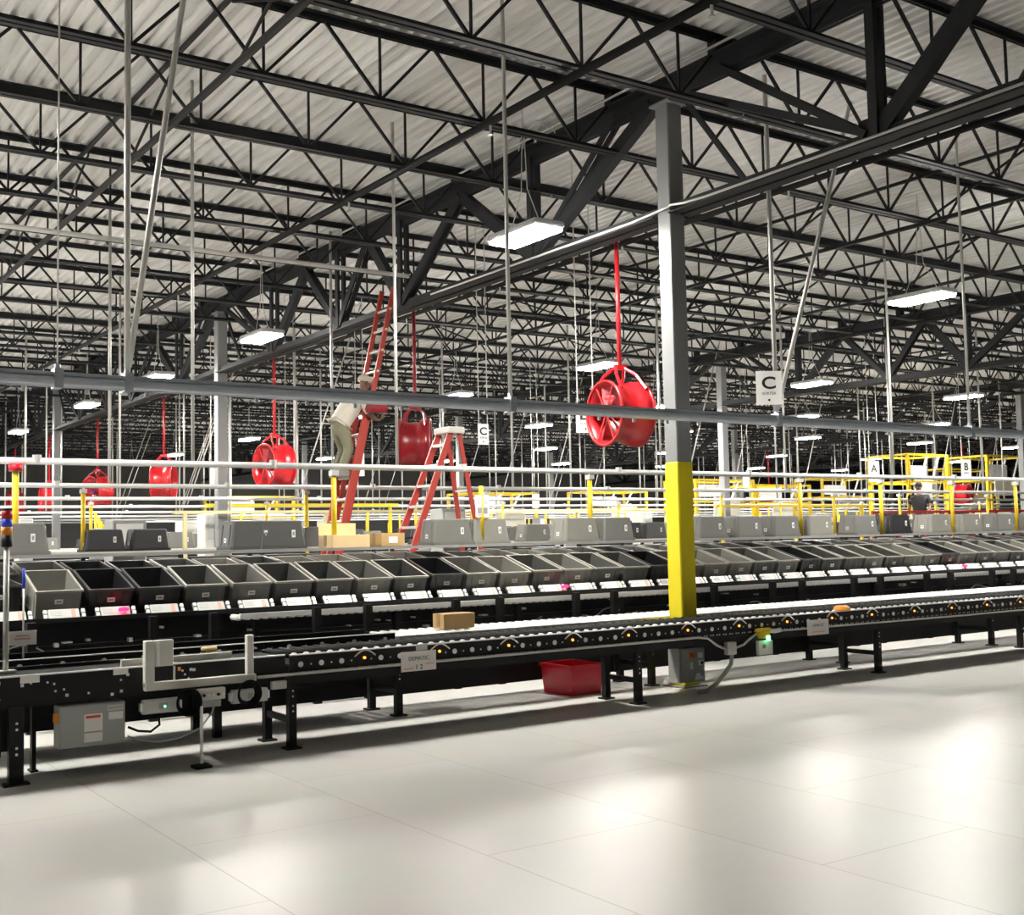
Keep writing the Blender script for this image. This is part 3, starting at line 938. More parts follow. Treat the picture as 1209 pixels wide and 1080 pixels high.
# conduit along the near conveyor
cd = MB().tube([(3.35, 8.17, .56)] + [(3.6 + i * .4, 8.175, .56) for i in range(11)] + [(7.75, 8.175, .56), (7.88, 8.175, .545), (8.0, 8.175, .47), (8.1, 8.175, .43), (8.26, 8.175, .43), (8.36, 8.175, .45), (8.46, 8.175, .51), (8.56, 8.175, .55)], .012, 8)
tag(cd.build('conduit_run', 'rod', None, True), 'grey conduit along the near conveyor dipping toward the yellow emergency stop', 'conduit')
cd = MB().tube([(8.72, 8.175, .555), (12, 8.175, .54), (22, 8.175, .535)], .010, 8)
tag(cd.build('conduit_run', 'rod', None, True), 'straight grey conduit along the near conveyor right of the emergency stop', 'conduit')
jb = thing('junction_box', 'small grey junction box on the conduit right of the grey control cabinet', 'electrical box', (8.175, 8.17, .37))
MB().cbox(-.06, .06, -.03, .03, 0, .12, .006).build('body', 'light_grey', jb)
MB().tube([(.02, 0, 0), (0, 0, -.09), (-.06, .03, -.18), (-.12, .08, -.27), (-.2, .14, -.345), (-.26, .2, -.355)], .02, 8).build('flexible_conduit', 'panel_grey', jb, True)

# emergency stop
es = thing('emergency_stop', 'yellow pull-cord emergency stop with green light on the near conveyor', 'emergency stop', (8.62, 8.16, .50)); es.scale = (1.25, 1.2, 1.3)
MB().cbox(-.05, .05, -.035, .02, .0, .055, .008).build('switch_body', 'yellow_post', es)
MB().cbox(-.085, .075, -.025, .015, .045, .075, .008).build('switch_cap', 'yellow_post', es)
MB().box(.0, .04, -.04, -.036, -.02, .018).build('green_light', 'green_led', es)
MB().tube([(.075, 0, .05), (.14, 0, .045), (.2, 0, .05)], .018, 8).build('cable_gland', 'silver', es, True)
wb = thing('switch_plate', 'white square box with round button below the yellow emergency stop', 'electrical box', (8.645, 8.17, .335))
MB().cbox(-.1, .1, -.02, .02, 0, .14, .004).build('body', 'paper', wb)
MB().disc((-.03, -.02, .085), (0, -1, 0), .02, .01, 12).build('button', 'tape', wb)

# white cards on the near conveyor
def card(x0, x1, z0, z1, lines, lab, tilt=0):
    s = thing('sign_card', lab, 'sign', ((x0 + x1) / 2, 8.155, (z0 + z1) / 2)); s.rotation_euler = (0, tilt, 0)
    w = (x1 - x0) / 2; h = (z1 - z0) / 2
    bd = MB().box(-w, w, -.003, .003, -h, h).build('board', 'paper', s)
    for txt, size, dx, dz, m_ in lines:
        text_part(txt, size, m_, bd, (dx, -.006, dz))
    return s
s1 = card(4.54, 4.86, .50, .655, [('DEMATIC', .045, 0, .02, 'ink_grey'), ('1 2', .055, .0, -.048, 'ink')], 'white card lettered with a maker name and 1 2 on the near conveyor', .0)
MB().box(-.13, -.05, -.006, -.003, -.062, -.05).build('print_line', 'salmon', s1)
MB().box(.06, .14, -.006, -.003, -.03, -.022).build('print_line', 'salmon', s1)
MB().box(-.02, .08, -.004, .003, .082, .13).build('tab', 'light_grey', s1)
s2 = card(9.26, 9.58, .48, .635, [('DEMATIC', .04, .0, .02, 'ink_grey')], 'white card on the near conveyor right of the yellow emergency stop', 0)
MB().box(-.1, .11, -.006, -.003, -.05, -.04).build('print_line', 'salmon', s2)
s3 = thing('sign_card', 'pale plate on the left grey post beneath the display beam', 'sign', (1.875, 8.9, .90))
MB().box(-.1, .1, -.003, .003, -.05, .05).build('board', 'paper', s3)
MB().box(-.05, .06, -.006, -.003, -.012, .0).build('print_line', 'salmon', s3); MB().box(-.04, .05, -.006, -.003, .012, .018).build('print_line', 'ink_grey', s3)
MB().tube([(-.09, .0, -.05), (-.09, 0, -.10)], .008, 6).build('stem', 'rod', s3)
og = thing('orange_beacon', 'small orange object on the rim of the near conveyor beside the white card', 'beacon', (9.90, 8.24, .70))
MB().lathe([(0, 0), (0, .09), (.03, .085), (.05, .06), (.055, 0)], (0, 0, 0), (0, 0, 1), 16).build('body', 'orange', og, True)
MB().box(-.04, .04, -.088, -.075, .012, .028).build('band', 'yellow_post', og)

# red tote on the floor
rt = thing('tote', 'red plastic tote on the floor beneath the conveyors', 'tote', (7.10, 9.29, 0))
W, L, Hh = .40, .50, .285
def rect(w, l, z):
    return [(-w / 2, -l / 2, z), (w / 2, -l / 2, z), (w / 2, l / 2, z), (-w / 2, l / 2, z)]
b = MB(); b.loft([rect(.36, .45, 0), rect(W, L, Hh)], True, False); b.loft([rect(W - .02, L - .02, Hh), rect(.34, .43, .01)], True, False)
b.add(rect(.36, .45, 0), [(3, 2, 1, 0)]); b.add(rect(.34, .43, .01), [(0, 1, 2, 3)])
b.build('body', 'red_plastic', rt)
r = MB()
for (x0, x1, y0, y1) in ((-.215, .215, -.265, -.235), (-.215, .215, .235, .265), (-.215, -.185, -.235, .235), (.185, .215, -.235, .235)):
    r.box(x0, x1, y0, y1, Hh - .03, Hh + .006)
r.build('rim', 'red_plastic', rt)

# ------------------------------------------------------------------ control cabinets
cab = thing('control_cabinet', 'grey control cabinet with red switch fixed to the foot of the yellow-based column', 'electrical cabinet', (8.075, 8.70, .075))
MB().cbox(-.17, .17, -.10, .07, 0, .335, .006).build('body', 'panel_grey', cab)
cdoor = MB().cbox(-.155, .155, -.112, -.1, .012, .32, .004).build('door', 'panel_grey', cab)
MB().box(-.06, -.005, -.116, -.112, .24, .30).build('switch_plate', 'yellow_post', cdoor)
MB().disc((-.02, -.116, .268), (0, -1, 0), .026, .02, 14).build('rotary_switch', 'red_plastic', cdoor)
MB().box(.065, .13, -.115, -.112, .235, .285).build('label', 'white', cdoor)
MB().box(.07, .135, -.115, -.112, .16, .21).build('label', 'paper', cdoor); MB().box(.10, .13, -.118, -.115, .17, .20).build('display_window', 'ink', cdoor)
MB().box(-.045, -.005, -.115, -.112, .13, .20).build('label', 'white', cdoor)
MB().box(.02, .13, -.115, -.112, .02, .055).build('label', 'white', cdoor); MB().box(.035, .09, -.115, -.112, .055, .085).build('label', 'white', cdoor)

pn = thing('electrical_panel', 'grey electrical panel with warning label hung under the near left conveyor', 'electrical cabinet', (2.175, 8.16, .205))
MB().cbox(-.215, .215, -.0, .16, 0, .28, .005).build('body', 'panel_grey', pn)
pdoor = MB().cbox(-.21, .21, -.014, 0, .006, .276, .003).build('door', 'panel_grey', pn)
wl = MB(); wl.box(-.06, .06, -.017, -.014, .10, .215); wl.build('warning_label', 'paper', pdoor)
MB().box(-.05, .045, -.019, -.017, .188, .205).build('red_heading', 'red_ink', pdoor)
MB().box(-.06, .06, -.017, -.014, .03, .09).build('label', 'white', pdoor)
MB().box(.09, .2, -.017, -.014, .225, .262).build('label', 'light_grey', pdoor); MB().box(.1, .195, -.017, -.014, .165, .215).build('label', 'white', pdoor)
tt = text_part('DEMATIC', .024, 'ink_grey', pdoor, (.145, -.018, .243), name='maker_lettering')
MB().cbox(-.245, -.215, .02, .06, .17, .235, .006).build('isolator_switch', 'orange', pn)

# ------------------------------------------------------------------ scanner frame
sf = thing('scanner_frame', 'cream aluminium scanner frame standing before the near conveyor at left', 'scanner frame', (0, 8.1, 0))
def ext(x0, x1, y0, y1, z0, z1, nm):
    MB().cbox(x0, x1, y0, y1, z0, z1, .005).build(nm, 'cream_metal', sf)
ext(2.50, 2.565, -.03, .03, .56, .885, 'left_post'); ext(3.235, 3.285, -.025, .025, .585, .88, 'right_post')
ext(2.50, 3.30, -.035, .025, .545, .60, 'cross_beam')
p_ = MB(); p_.cbox(2.572, 2.70, -.02, .03, .705, .885, .006); p_.build('reflector_panel', 'cream_metal', sf)
MB().box(2.58, 2.60, -.03, -.02, .71, .88).build('panel_lip', 'white', sf)
MB().tube([(2.71, 0, .60), (2.71, 0, .70)], .008, 6).build('sensor_rod', 'cream_metal', sf)
MB().box(2.735, 2.75, -.02, 0, .665, .69).build('orange_sensor', 'orange', sf)
MB().tube([(2.86, -.12, .03), (2.86, -.12, .42)], .012, 8).build('stand_pole', 'rod', sf)
MB().cbox(2.80, 2.92, -.18, -.06, .0, .02, .006).build('foot_plate', 'black', sf)
bx = thing('connector_box', 'cream connector block between the two cable coils', 'electrical box', (2.955, 8.05, .40))
MB().cbox(-.10, .10, -.02, .03, .05, .13, .005).build('body', 'cream_metal', bx)
for q in (-.06, -.025, .01, .045, .08):
    MB().disc((q, -.02, .085), (0, -1, 0), .011, .012, 10).build('port', 'ink' if q in (-.06, .045) else 'white', bx)
MB().cbox(-.07, .07, -.01, .03, 0, .05, .004).build('bracket', 'panel_grey', bx)
def coil(x, z, lab):
    c = MB()
    for k in range(5):
        R_ = .062 + .006 * k; oy = -.012 * k
        c.tube([(R_ * math.cos(2 * PI * i / 24), oy + .004 * math.sin(i), R_ * 1.05 * math.sin(2 * PI * i / 24)) for i in range(25)], .007, 6, False)
    o = c.build('cable_coil', 'black_rubber', None, True, (x, 8.03, z)); return tag(o, lab, 'cable')
coil(2.775, .455, 'coil of black cable left of the cream connector block'); coil(3.215, .475, 'coil of black cable at the foot of the right cream post')
for x0, x1, z0, lab in ((2.49, 2.75, .385, 'grey drive module with green lamp beside the electrical panel'), (3.13, 3.40, .395, 'grey drive module behind the right cable coil')):
    dm = thing('drive_module', lab, 'electrical box', ((x0 + x1) / 2, 8.12, z0))
    w = (x1 - x0) / 2
    MB().cbox(-w, w, -.03, .03, .0, .095, .008).build('body', 'light_grey', dm)
    for q in (-w - .015, w - .015):
        MB().box(q, q + .03, -.02, .02, .02, .075).build('mount_ear', 'silver', dm)
    MB().box(-.02, .04, -.034, -.03, .03, .07).build('face_plate', 'panel_grey', dm)
    MB().disc((.02, -.034, .045), (0, -1, 0), .007, .004, 8).build('status_lamp', 'green_led' if x0 < 3 else 'zinc_dot', dm)
tag(MB().cbox(3.46, 3.58, 8.165, 8.2, .46, .52, .006).build('terminal_box', 'light_grey', None), 'pale terminal box on the near conveyor above its first leg', 'electrical box')
cw = MB().tube([(2.98, 8.04, .43), (2.95, 8.02, .36), (2.86, 8.0, .27), (2.72, 8.02, .215), (2.58, 8.05, .20), (2.46, 8.1, .22), (2.40, 8.14, .25)], .006, 6)
tag(cw.build('drooping_cable', 'panel_grey', None, True), 'thin cable drooping from the connector block to the electrical panel', 'cable')
cw = MB().tube([(2.60, 8.1, .385), (2.60, 8.08, .31), (2.54, 8.08, .27), (2.46, 8.1, .28), (2.40, 8.13, .31)], .009, 6)
tag(cw.build('looped_cable', 'black_rubber', None, True), 'black cable looping below the grey drive module', 'cable')

bf = thing('brass_fitting', 'small brass coloured fitting behind the right post of the scanner frame', 'fitting', (3.27, 8.95, .735))
MB().box(-.05, .05, -.02, .02, -.12, .0).build('bracket', 'black', bf)
MB().tube([(-.07, -.03, -.01), (.05, -.03, -.01)], .016, 10).build('barrel', 'cardboard_light', bf, True)
MB().tube([(-.04, -.03, -.045), (.05, -.03, -.045)], .014, 10).build('barrel', 'yellow_post', bf, True)
# ------------------------------------------------------------------ posts at the left edge
an = thing('signal_tower', 'grey post topped with a red, blue and orange signal light tower', 'signal light', (1.71, 8.6, 0))
MB().tube([(0, 0, .70), (0, 0, 1.56)], .019, 10).build('pole', 'rod', an, True)
MB().box(-.05, .06, -.05, .05, .695, .71).build('foot_plate', 'rod', an)
for z0, z1, mm, nm in ((1.55, 1.63, 'black', 'base'), (1.63, 1.688, 'orange', 'orange_lens'), (1.688, 1.742, 'blue', 'blue_lens'), (1.742, 1.80, 'red_plastic', 'red_lens'), (1.80, 1.815, 'black', 'cap')):
    MB().tube([(0, 0, z0), (0, 0, z1)], .036, 16).build(nm, mm, an, True)
br = thing('marker_rod', 'thin grey rod with a blue tip standing before the left totes', 'rod', (1.95, 9.2, .69))
MB().tube([(0, 0, 0), (0, 0, .56)], .007, 8).build('stem', 'rod', br, True); MB().tube([(0, 0, .55), (0, 0, .70)], .011, 8).build('blue_tip', 'blue', br, True)

# ------------------------------------------------------------------ ladders
lx = lambda z: 7.90 - (5.1 - z) * .232
ld = thing('extension_ladder', 'tall red extension ladder leaning up to the roof truss, worker standing on it', 'ladder')
for nm, y in (('near_rail', 14.35), ('far_rail', 14.78)):
    MB().bar((lx(0), y, 0), (lx(3.3), y, 3.3), .032, .072, (1, 0, 0)).build('base_' + nm, 'ladder_red', ld)
    yy = y + (.04 if y < 14.5 else -.04)
    MB().bar((lx(1.2) + .075, yy, 1.2), (lx(5.12) + .075, yy, 5.12), .03, .066, (1, 0, 0)).build('fly_' + nm, 'ladder_red', ld)
z = .3
while z < 5.0:
    off = .075 if z > 3.2 else 0
    MB().tube([(lx(z) + off, 14.35, z), (lx(z) + off, 14.78, z)], .018, 8).build('rung', 'aluminium', ld); z += .3
z = 1.5
while z < 3.2:
    MB().tube([(lx(z) + .075, 14.39, z), (lx(z) + .075, 14.74, z)], .017, 8).build('rung', 'aluminium', ld); z += .3
for y in (14.35, 14.78):
    MB().box(lx(0) - .06, lx(0) + .06, y - .03, y + .03, 0, .03).build('foot', 'black_rubber', ld)
sl = thing('stepladder', 'red stepladder with white treads standing right of the tall ladder', 'ladder')
TX, TY, TZ = 8.62, 14.0, 3.05
def sx_(z):
    return TX - .06 - (TZ - z) * .42
for s in (-1, 1):
    MB().bar((sx_(0), TY + s * .33, 0), (TX - .06, TY + s * .15, TZ), .03, .09, (1, 0, 0)).build('front_rail', 'ladder_red', sl)
    MB().bar((TX + .06 + TZ * .17, TY + s * .31, 0), (TX + .06, TY + s * .15, TZ), .03, .06, (1, 0, 0)).build('rear_rail', 'ladder_red', sl)
MB().cbox(TX - .13, TX + .13, TY - .22, TY + .22, TZ - .04, TZ + .05, .015).build('top_cap', 'cream_metal', sl)
z = .28
while z < TZ - .15:
    hwid = .33 - .18 * z / TZ
    MB().box(sx_(z) - .045, sx_(z) + .045, TY - hwid, TY + hwid, z - .02, z + .015).build('tread', 'aluminium', sl); z += .285
z = .5
while z < TZ - .3:
    hwid = .31 - .16 * z / TZ
    xx = TX + .06 + (TZ - z) * .17
    MB().bar((xx, TY - hwid, z), (xx, TY + hwid, z), .02, .03).build('rear_brace', 'aluminium', sl); z += .57
for s in (-1, 1):
    MB().bar((sx_(1.55), TY + s * .24, 1.55), (TX + .06 + 1.5 * .17, TY + s * .235, 1.62), .012, .025).build('spreader', 'black', sl)
ps = thing('notice_sheet', 'white framed notice sheet fixed on a yellow post beside the stepladder', 'notice', (7.60, 11.62, 1.92), 0)
MB().box(-.095, .095, -.004, .004, -.13, .13).build('board', 'white', ps)
nb = MB(); nb.box(-.07, .07, -.007, -.004, .02, .105); nb.mi = 1; nb.box(-.07, .07, -.007, -.004, -.09, -.02); nb.build('printed_area', ['light_grey', 'mid_grey'], ps)
MB().box(-.07, -.02, -.007, -.004, -.115, -.1).build('print_line', 'salmon', ps)
MB().tube([(0, .02, -.45), (0, .02, .24)], .03, 8).build('post', 'yellow_post', ps, True)

# ------------------------------------------------------------------ people
def skin_mesh(name, verts, edges, radii, m, parent, root=0, sub=1):
    me = bpy.data.meshes.new(name); me.from_pydata([tuple(v) for v in verts], edges, [])
    o = bpy.data.objects.new(name, me); COL.objects.link(o)
    o.modifiers.new('s', 'SKIN')
    if not me.skin_vertices:
        me.skin_vertices.new() if hasattr(me.skin_vertices, 'new') else None
    for i, r in enumerate(radii):
        rr = r if isinstance(r, (tuple, list)) else (r, r)
        me.skin_vertices[0].data[i].radius = rr; me.skin_vertices[0].data[i].use_root = (i == root)
    s = o.modifiers.new('d', 'SUBSURF'); s.levels = sub; s.render_levels = sub
    dg = bpy.context.evaluated_depsgraph_get(); dg.update()
    nm = bpy.data.meshes.new_from_object(o.evaluated_get(dg))
    bpy.data.objects.remove(o)
    nm.materials.clear(); nm.materials.append(M[m]); nm.polygons.foreach_set('use_smooth', [True] * len(nm.polygons))
    return link(name, nm, parent)
def person(loc, rz, J, lab, mats, cap=True, hold=None):
    """J: joint positions in the person's own space (facing +X, y = left)"""
    p = thing('person', lab, 'person', loc, rz)
    sk, sh, tr, so = mats
    V = []; E = []; Rr = []
    def add(pt, r, frm=None):
        V.append(Vector(pt)); Rr.append(r)
        if frm is not None:
            E.append((frm, len(V) - 1))
        return len(V) - 1
    pel = add(J['pelvis'], (.135, .105)); wa = add(J['waist'], (.125, .10), pel); ch = add(J['chest'], (.155, .115), wa); nk0 = add(J['neckbase'], .07, ch)
    nk = add(J['neck'], .052, nk0); jaw = add(J['jaw'], (.062, .066), nk); hd = add(J['head'], (.086, .098), jaw); crown = add(J['crown'], (.062, .07), hd)
    for s in ('L', 'R'):
        sh_ = add(J['sh' + s], .062, ch); el = add(J['el' + s], .044, sh_); wr = add(J['wr' + s], .029, el)
        d_ = (Vector(J['ha' + s]) - Vector(J['wr' + s])).normalized()
        palm = add(Vector(J['wr' + s]) + d_ * .06, (.038, .02), wr)
        side = d_.cross(Vector((0, 0, 1)));
        if side.length < .1:
            side = Vector((0, 1, 0))
        side.normalize(); nrm = side.cross(d_)
        for k, (o_, ln) in enumerate(((-.027, .065), (-.009, .078), (.009, .073), (.026, .058))):
            b0 = add(Vector(J['wr' + s]) + d_ * .095 + side * o_, .0095, palm); b1 = add(V[b0] + d_ * ln * .5 + nrm * .012, .0085, b0); add(V[b1] + d_ * ln * .3 + nrm * .03, .0075, b1)
        t0 = add(Vector(J['wr' + s]) + d_ * .04 + side * .042, .011, palm); add(V[t0] + d_ * .04 + side * .018 + nrm * .015, .009, t0)
        hp = add(J['hp' + s], .088, pel); kn = add(J['kn' + s], .058, hp); an_ = add(J['an' + s], .040, kn)
        ft = add(Vector(J['an' + s]) + Vector((.05, 0, -.055)), (.042, .035), an_); add(Vector(J['an' + s]) + Vector((.17, 0, -.07)), (.038, .025), ft)
    skin_mesh('body', V, E, Rr, sk, p)
    # face
    hdv = Vector(J['head']); f = (Vector(J['face'])).normalized(); upv = (Vector(J['crown']) - Vector(J['jaw'])).normalized(); sd = upv.cross(f).normalized()
    fm = MB(); fm.tube([hdv + f * .085 + upv * .02, hdv + f * .108 - upv * .02, hdv + f * .09 - upv * .028], [.008, .014, .010], 8); fm.build('nose', sk, p, True)
    for s in (-1, 1):
        MB().disc(hdv + f * .083 + sd * (s * .032) + upv * .022, f, .010, .006, 8).build('eye', 'ink', p)
        MB().tube([hdv + sd * (s * .078) - upv * .03, hdv + sd * (s * .092) + upv * .03], [.014, .02], 8).build('ear', sk, p, True)
    MB().bar(hdv + f * .083 - upv * .055 - sd * .024, hdv + f * .083 - upv * .055 + sd * .024, .008, .008).build('mouth', 'red_dark', p)
    # clothes
    def cl(nm, pts, edges, rad, m_):
        skin_mesh(nm, pts, edges, rad, m_, p)
    g = 1.13
    lerp = lambda a, b, t: Vector(a).lerp(Vector(b), t)
    T = [J['waist'], J['pelvis'], J['chest'], lerp(J['chest'], J['neckbase'], .85), J['shL'], lerp(J['shL'], J['elL'], .75), J['shR'], lerp(J['shR'], J['elR'], .75)]
    if mats[1] == 'shirt':
        T[5] = lerp(J['elL'], J['wrL'], .05); T[7] = lerp(J['elR'], J['wrR'], .05)
    cl('shirt', T, [(0, 1), (0, 2), (2, 3), (2, 4), (4, 5), (2, 6), (6, 7)], [(.185, .165), (.178, .155), (.205, .165), .10, .092, .072, .092, .072] if mats[1] == 'shirt' else [(.15, .125), (.152, .125), (.178, .135), .085, .080, .064, .080, .064], sh)
    P = [J['pelvis'], J['hpL'], J['knL'], lerp(J['knL'], J['anL'], .95), J['hpR'], J['knR'], lerp(J['knR'], J['anR'], .95), lerp(J['pelvis'], J['waist'], .4)]
    cl('trousers', P, [(0, 1), (1, 2), (2, 3), (0, 4), (4, 5), (5, 6), (0, 7)], [(.15, .12), .102, .075, .062, .102, .075, .062, (.148, .118)], tr)
    for s in ('L', 'R'):
        a = Vector(J['an' + s])
        sm = MB(); sm.loft([[a + Vector(q) for q in r_] for r_ in ([(-.06, -.045, -.095), (.2, -.045, -.095), (.215, 0, -.095), (.2, .045, -.095), (-.06, .045, -.095)], [(-.065, -.048, -.05), (.19, -.046, -.06), (.21, 0, -.06), (.19, .046, -.06), (-.065, .048, -.05)], [(-.05, -.04, .02), (.04, -.04, .02), (.05, 0, .02), (.04, .04, .02), (-.05, .04, .02)])])
        sm.build('shoe', so, p, True)
    if cap:
        rings = []
        for t, r_ in ((.02, .108), (.055, .107), (.09, .09), (.118, .052), (.126, .005)):
            c_ = hdv + upv * t
            rings.append([c_ + f * (r_ * 1.05 * math.cos(2 * PI * k / 16)) + sd * (r_ * math.sin(2 * PI * k / 16)) for k in range(16)])
        cm = MB().loft(rings)
        b0 = hdv + upv * .03
        cm.loft([[b0 + f * .09 - sd * .06, b0 + f * .09 + sd * .06, b0 + f * .09 + sd * .06 + upv * .008, b0 + f * .09 - sd * .06 + upv * .008], [b0 + f * .165 - sd * .04 - upv * .015, b0 + f * .165 + sd * .04 - upv * .015, b0 + f * .165 + sd * .04 - upv * .008, b0 + f * .165 - sd * .04 - upv * .008]])
        cm.build('cap', 'cap', p, True)
    else:
        rings = []
        for t, r_ in ((.0, .088), (.04, .09), (.08, .075), (.11, .04), (.115, .005)):
            c_ = hdv + upv * t - f * .012
            rings.append([c_ + f * (r_ * math.cos(2 * PI * k / 16)) + sd * (r_ * math.sin(2 * PI * k / 16)) for k in range(16)])
        MB().loft(rings).build('hair', 'black_cloth', p, True)
    return p
# worker on the ladder: feet on rungs at z = 2.4, leaning toward the ladder
z0 = 2.40
JW = dict(pelvis=(.02, 0, .74), waist=(.10, 0, .86), chest=(.25, 0, 1.06), neckbase=(.345, 0, 1.175), neck=(.38, 0, 1.21), jaw=(.41, 0, 1.255), head=(.43, .0, 1.32), crown=(.43, 0, 1.40), face=(.92, -.2, -.3),
          shL=(.31, .185, 1.10), elL=(.44, .25, .92), wrL=(.56, .20, 1.02), haL=(.64, .19, 1.07), shR=(.31, -.185, 1.10), elR=(.36, -.26, .86), wrR=(.50, -.21, .80), haR=(.58, -.19, .83),
          hpL=(.02, .09, .68), knL=(.14, .11, .38), anL=(.0, .11, .095), hpR=(.02, -.09, .68), knR=(.12, -.11, .39), anR=(-.01, -.11, .095))
person((lx(z0) - .11, 14.56, z0 + .01), 0, JW, 'person in cream shirt, olive trousers and cap leaning on the tall red ladder', ('skin', 'shirt', 'trousers', 'shoe'))
bg = MB().loft([[(7.57 + a * .12, 14.2 + b_ * .06, 3.29) for a, b_ in ((-1, -1), (1, -1), (1, 1), (-1, 1))], [(7.58 + a * .14, 14.2 + b_ * .08, 3.34) for a, b_ in ((-1, -1), (1, -1), (1, 1), (-1, 1))], [(7.58 + a * .12, 14.2 + b_ * .06, 3.42) for a, b_ in ((-1, -1), (1, -1), (1, 1), (-1, 1))]])
tag(bg.build('tool_pouch', 'red_dark', None), 'dark red bundle hanging on the tall ladder beside the worker', 'bag')
JD = dict(pelvis=(0, 0, .95), waist=(.01, 0, 1.10), chest=(.0, 0, 1.32), neckbase=(.0, 0, 1.46), neck=(.01, 0, 1.51), jaw=(.03, 0, 1.58), head=(.03, .0, 1.66), crown=(.02, 0, 1.74), face=(1, 0, -.1),
          shL=(-.01, .2, 1.40), elL=(.0, .27, 1.12), wrL=(.16, .22, .95), haL=(.24, .2, .9), shR=(-.01, -.2, 1.40), elR=(-.02, -.27, 1.12), wrR=(.12, -.25, .94), haR=(.19, -.24, .88),
          hpL=(0, .1, .88), knL=(.02, .11, .48), anL=(0, .11, .095), hpR=(0, -.1, .88), knR=(.03, -.12, .48), anR=(.0, -.13, .095))

# ------------------------------------------------------------------ far tote racks (rows two to seven)
rr = random.Random(11)
for k in range(1, 8):
    y = ROWY[k]; x0 = .17 * y; x1 = min(1.63 * y + 2, 62)
    s = thing('tote_rack', 'tote rack with light top shelf, %s one back from the camera' % rowname[k], 'rack', (0, y, 0))
    MB().box(x0, x1, -.75, -.70, .1, 1.25).build('front_panel', 'black', s)
    MB().box(x0, x1, .65, .70, .1, 1.25).build('dark_backing', 'black', s)
    MB().box(x0, x1, -.8, .75, 1.25, 1.30).build('deck', 'black', s)
    MB().box(x0, x1, -1.6, -.95, .62, .70).build('bounce_cover_bed', 'black', s)  # hidden bed, rail and skirt added over aisle floor to cut bounce onto roof
    MB().box(x0, x1, -1.5, -1.3, .70, .74).build('bounce_cover_rail', 'silver', s)
    MB().box(x0, x1, -1.58, -1.54, 0, .62).build('bounce_cover_skirt', 'black', s)
    for dy in (-.3, .3):
        MB().box(x0, x1, dy - .02, dy + .02, 1.42, 1.46).build('shelf_rail', 'cream_metal', s)
    q = x0 + .4
    while q < x1:
        MB().box(q - .03, q + .03, -.03, .03, 0, 1.42).build('upright', 'black', s); q += 2.4
    q = x0 + .3; n_ = 0
    while q < x1:
        n_ += 1
        if rr.random() < (.75 if k < 4 else .6) and in_view([(q, y, 1.6)], 20):
            sh = rr.choice(['grey', 'light', 'dark', 'light', 'black'])
            g = inv_tote(0, 10, y, sh, ('upside-down %s tote, %s place along the %s tote rack' % (shade_word[sh], ordw(n_), rowname[k])) if k < 3 else 'upside-down %s tote on the far tote racks' % shade_word[sh], 'upside-down totes on the %s rack' % rowname[k] if k < 3 else 'upside-down %s totes on the far racks' % shade_word[sh], 1.46)
            g.location.x = q
        q += rr.choice([.58, .62, .9, 1.4]) if k < 4 else rr.choice([.9, 1.5, 2.2])

# long yellow and cream guard beams behind
for i, (xa, xb, y, z, h_, mm, lab) in enumerate(((6.2, 11.6, 18.6, 2.05, .05, 'cream_beam', 'long cream guard beam left of the second grey column'), (12.2, 17.5, 19.1, 2.04, .045, 'cream_beam', 'long cream guard beam behind the stepladder'),
        (8.5, 13, 23.4, 2.32, .07, 'yellow_post', 'long yellow guard beam far behind the second column'), (17.5, 22.4, 17.8, 2.1, .05, 'yellow_post', 'yellow guard beam behind the yellow-based column'))):
    b = thing('guard_beam', lab, 'guard beam', (0, y, 0))
    MB().box(xa, xb, -.04, .04, z - h_ / 2, z + h_ / 2).build('beam', mm, b)
    for q in (xa + .2, (xa + xb) / 2, xb - .2):
        MB().box(q - .03, q + .03, -.03, .03, 0, z - h_ / 2).build('leg', mm, b)

# pale equipment standing between the far racks
def x_at(px, y, z=2.5):
    lo, hi = -5.0, 90.0
    for _ in range(50):
        md = (lo + hi) / 2
        r = proj((md, y, z))
        if r is None or r[0] < px:
            lo = md
        else:
            hi = md
    return lo
rg = random.Random(21)
seen_at = []
for i in range(30):
    k = rg.choice([1, 2, 2, 3, 3, 4])
    y = ROWY[k] + 1.02
    px = rg.uniform(0, 1209)
    q = x_at(px, y)
    if any(abs(q - a_) < 1.0 and b_ == k for a_, b_ in seen_at):
        continue
    seen_at.append((q, k))
    h_ = rg.uniform(1.72, 2.0) + .06 * k; w_ = rg.uniform(.2, .55)
    mm = rg.choice(['light_grey', 'mid_grey', 'mid_grey', 'panel_grey', 'cream_metal'])
    g = thing('equipment_cabinet', 'pale equipment cabinet standing among the far tote racks', 'cabinet', (q, y, 0), 0, 'pale cabinets among the far racks')
    MB().cbox(-w_ / 2, w_ / 2, -.22, .22, 0, h_, .015).build('body', mm, g)
    MB().box(-w_ * .4, w_ * .4, -.232, -.22, h_ - .5, h_ - .06).build('door', rg.choice(['mid_grey', 'white', 'light_grey']), g)
    MB().box(w_ * .1, w_ * .3, -.238, -.232, h_ - .3, h_ - .15).build('label', 'paper', g)
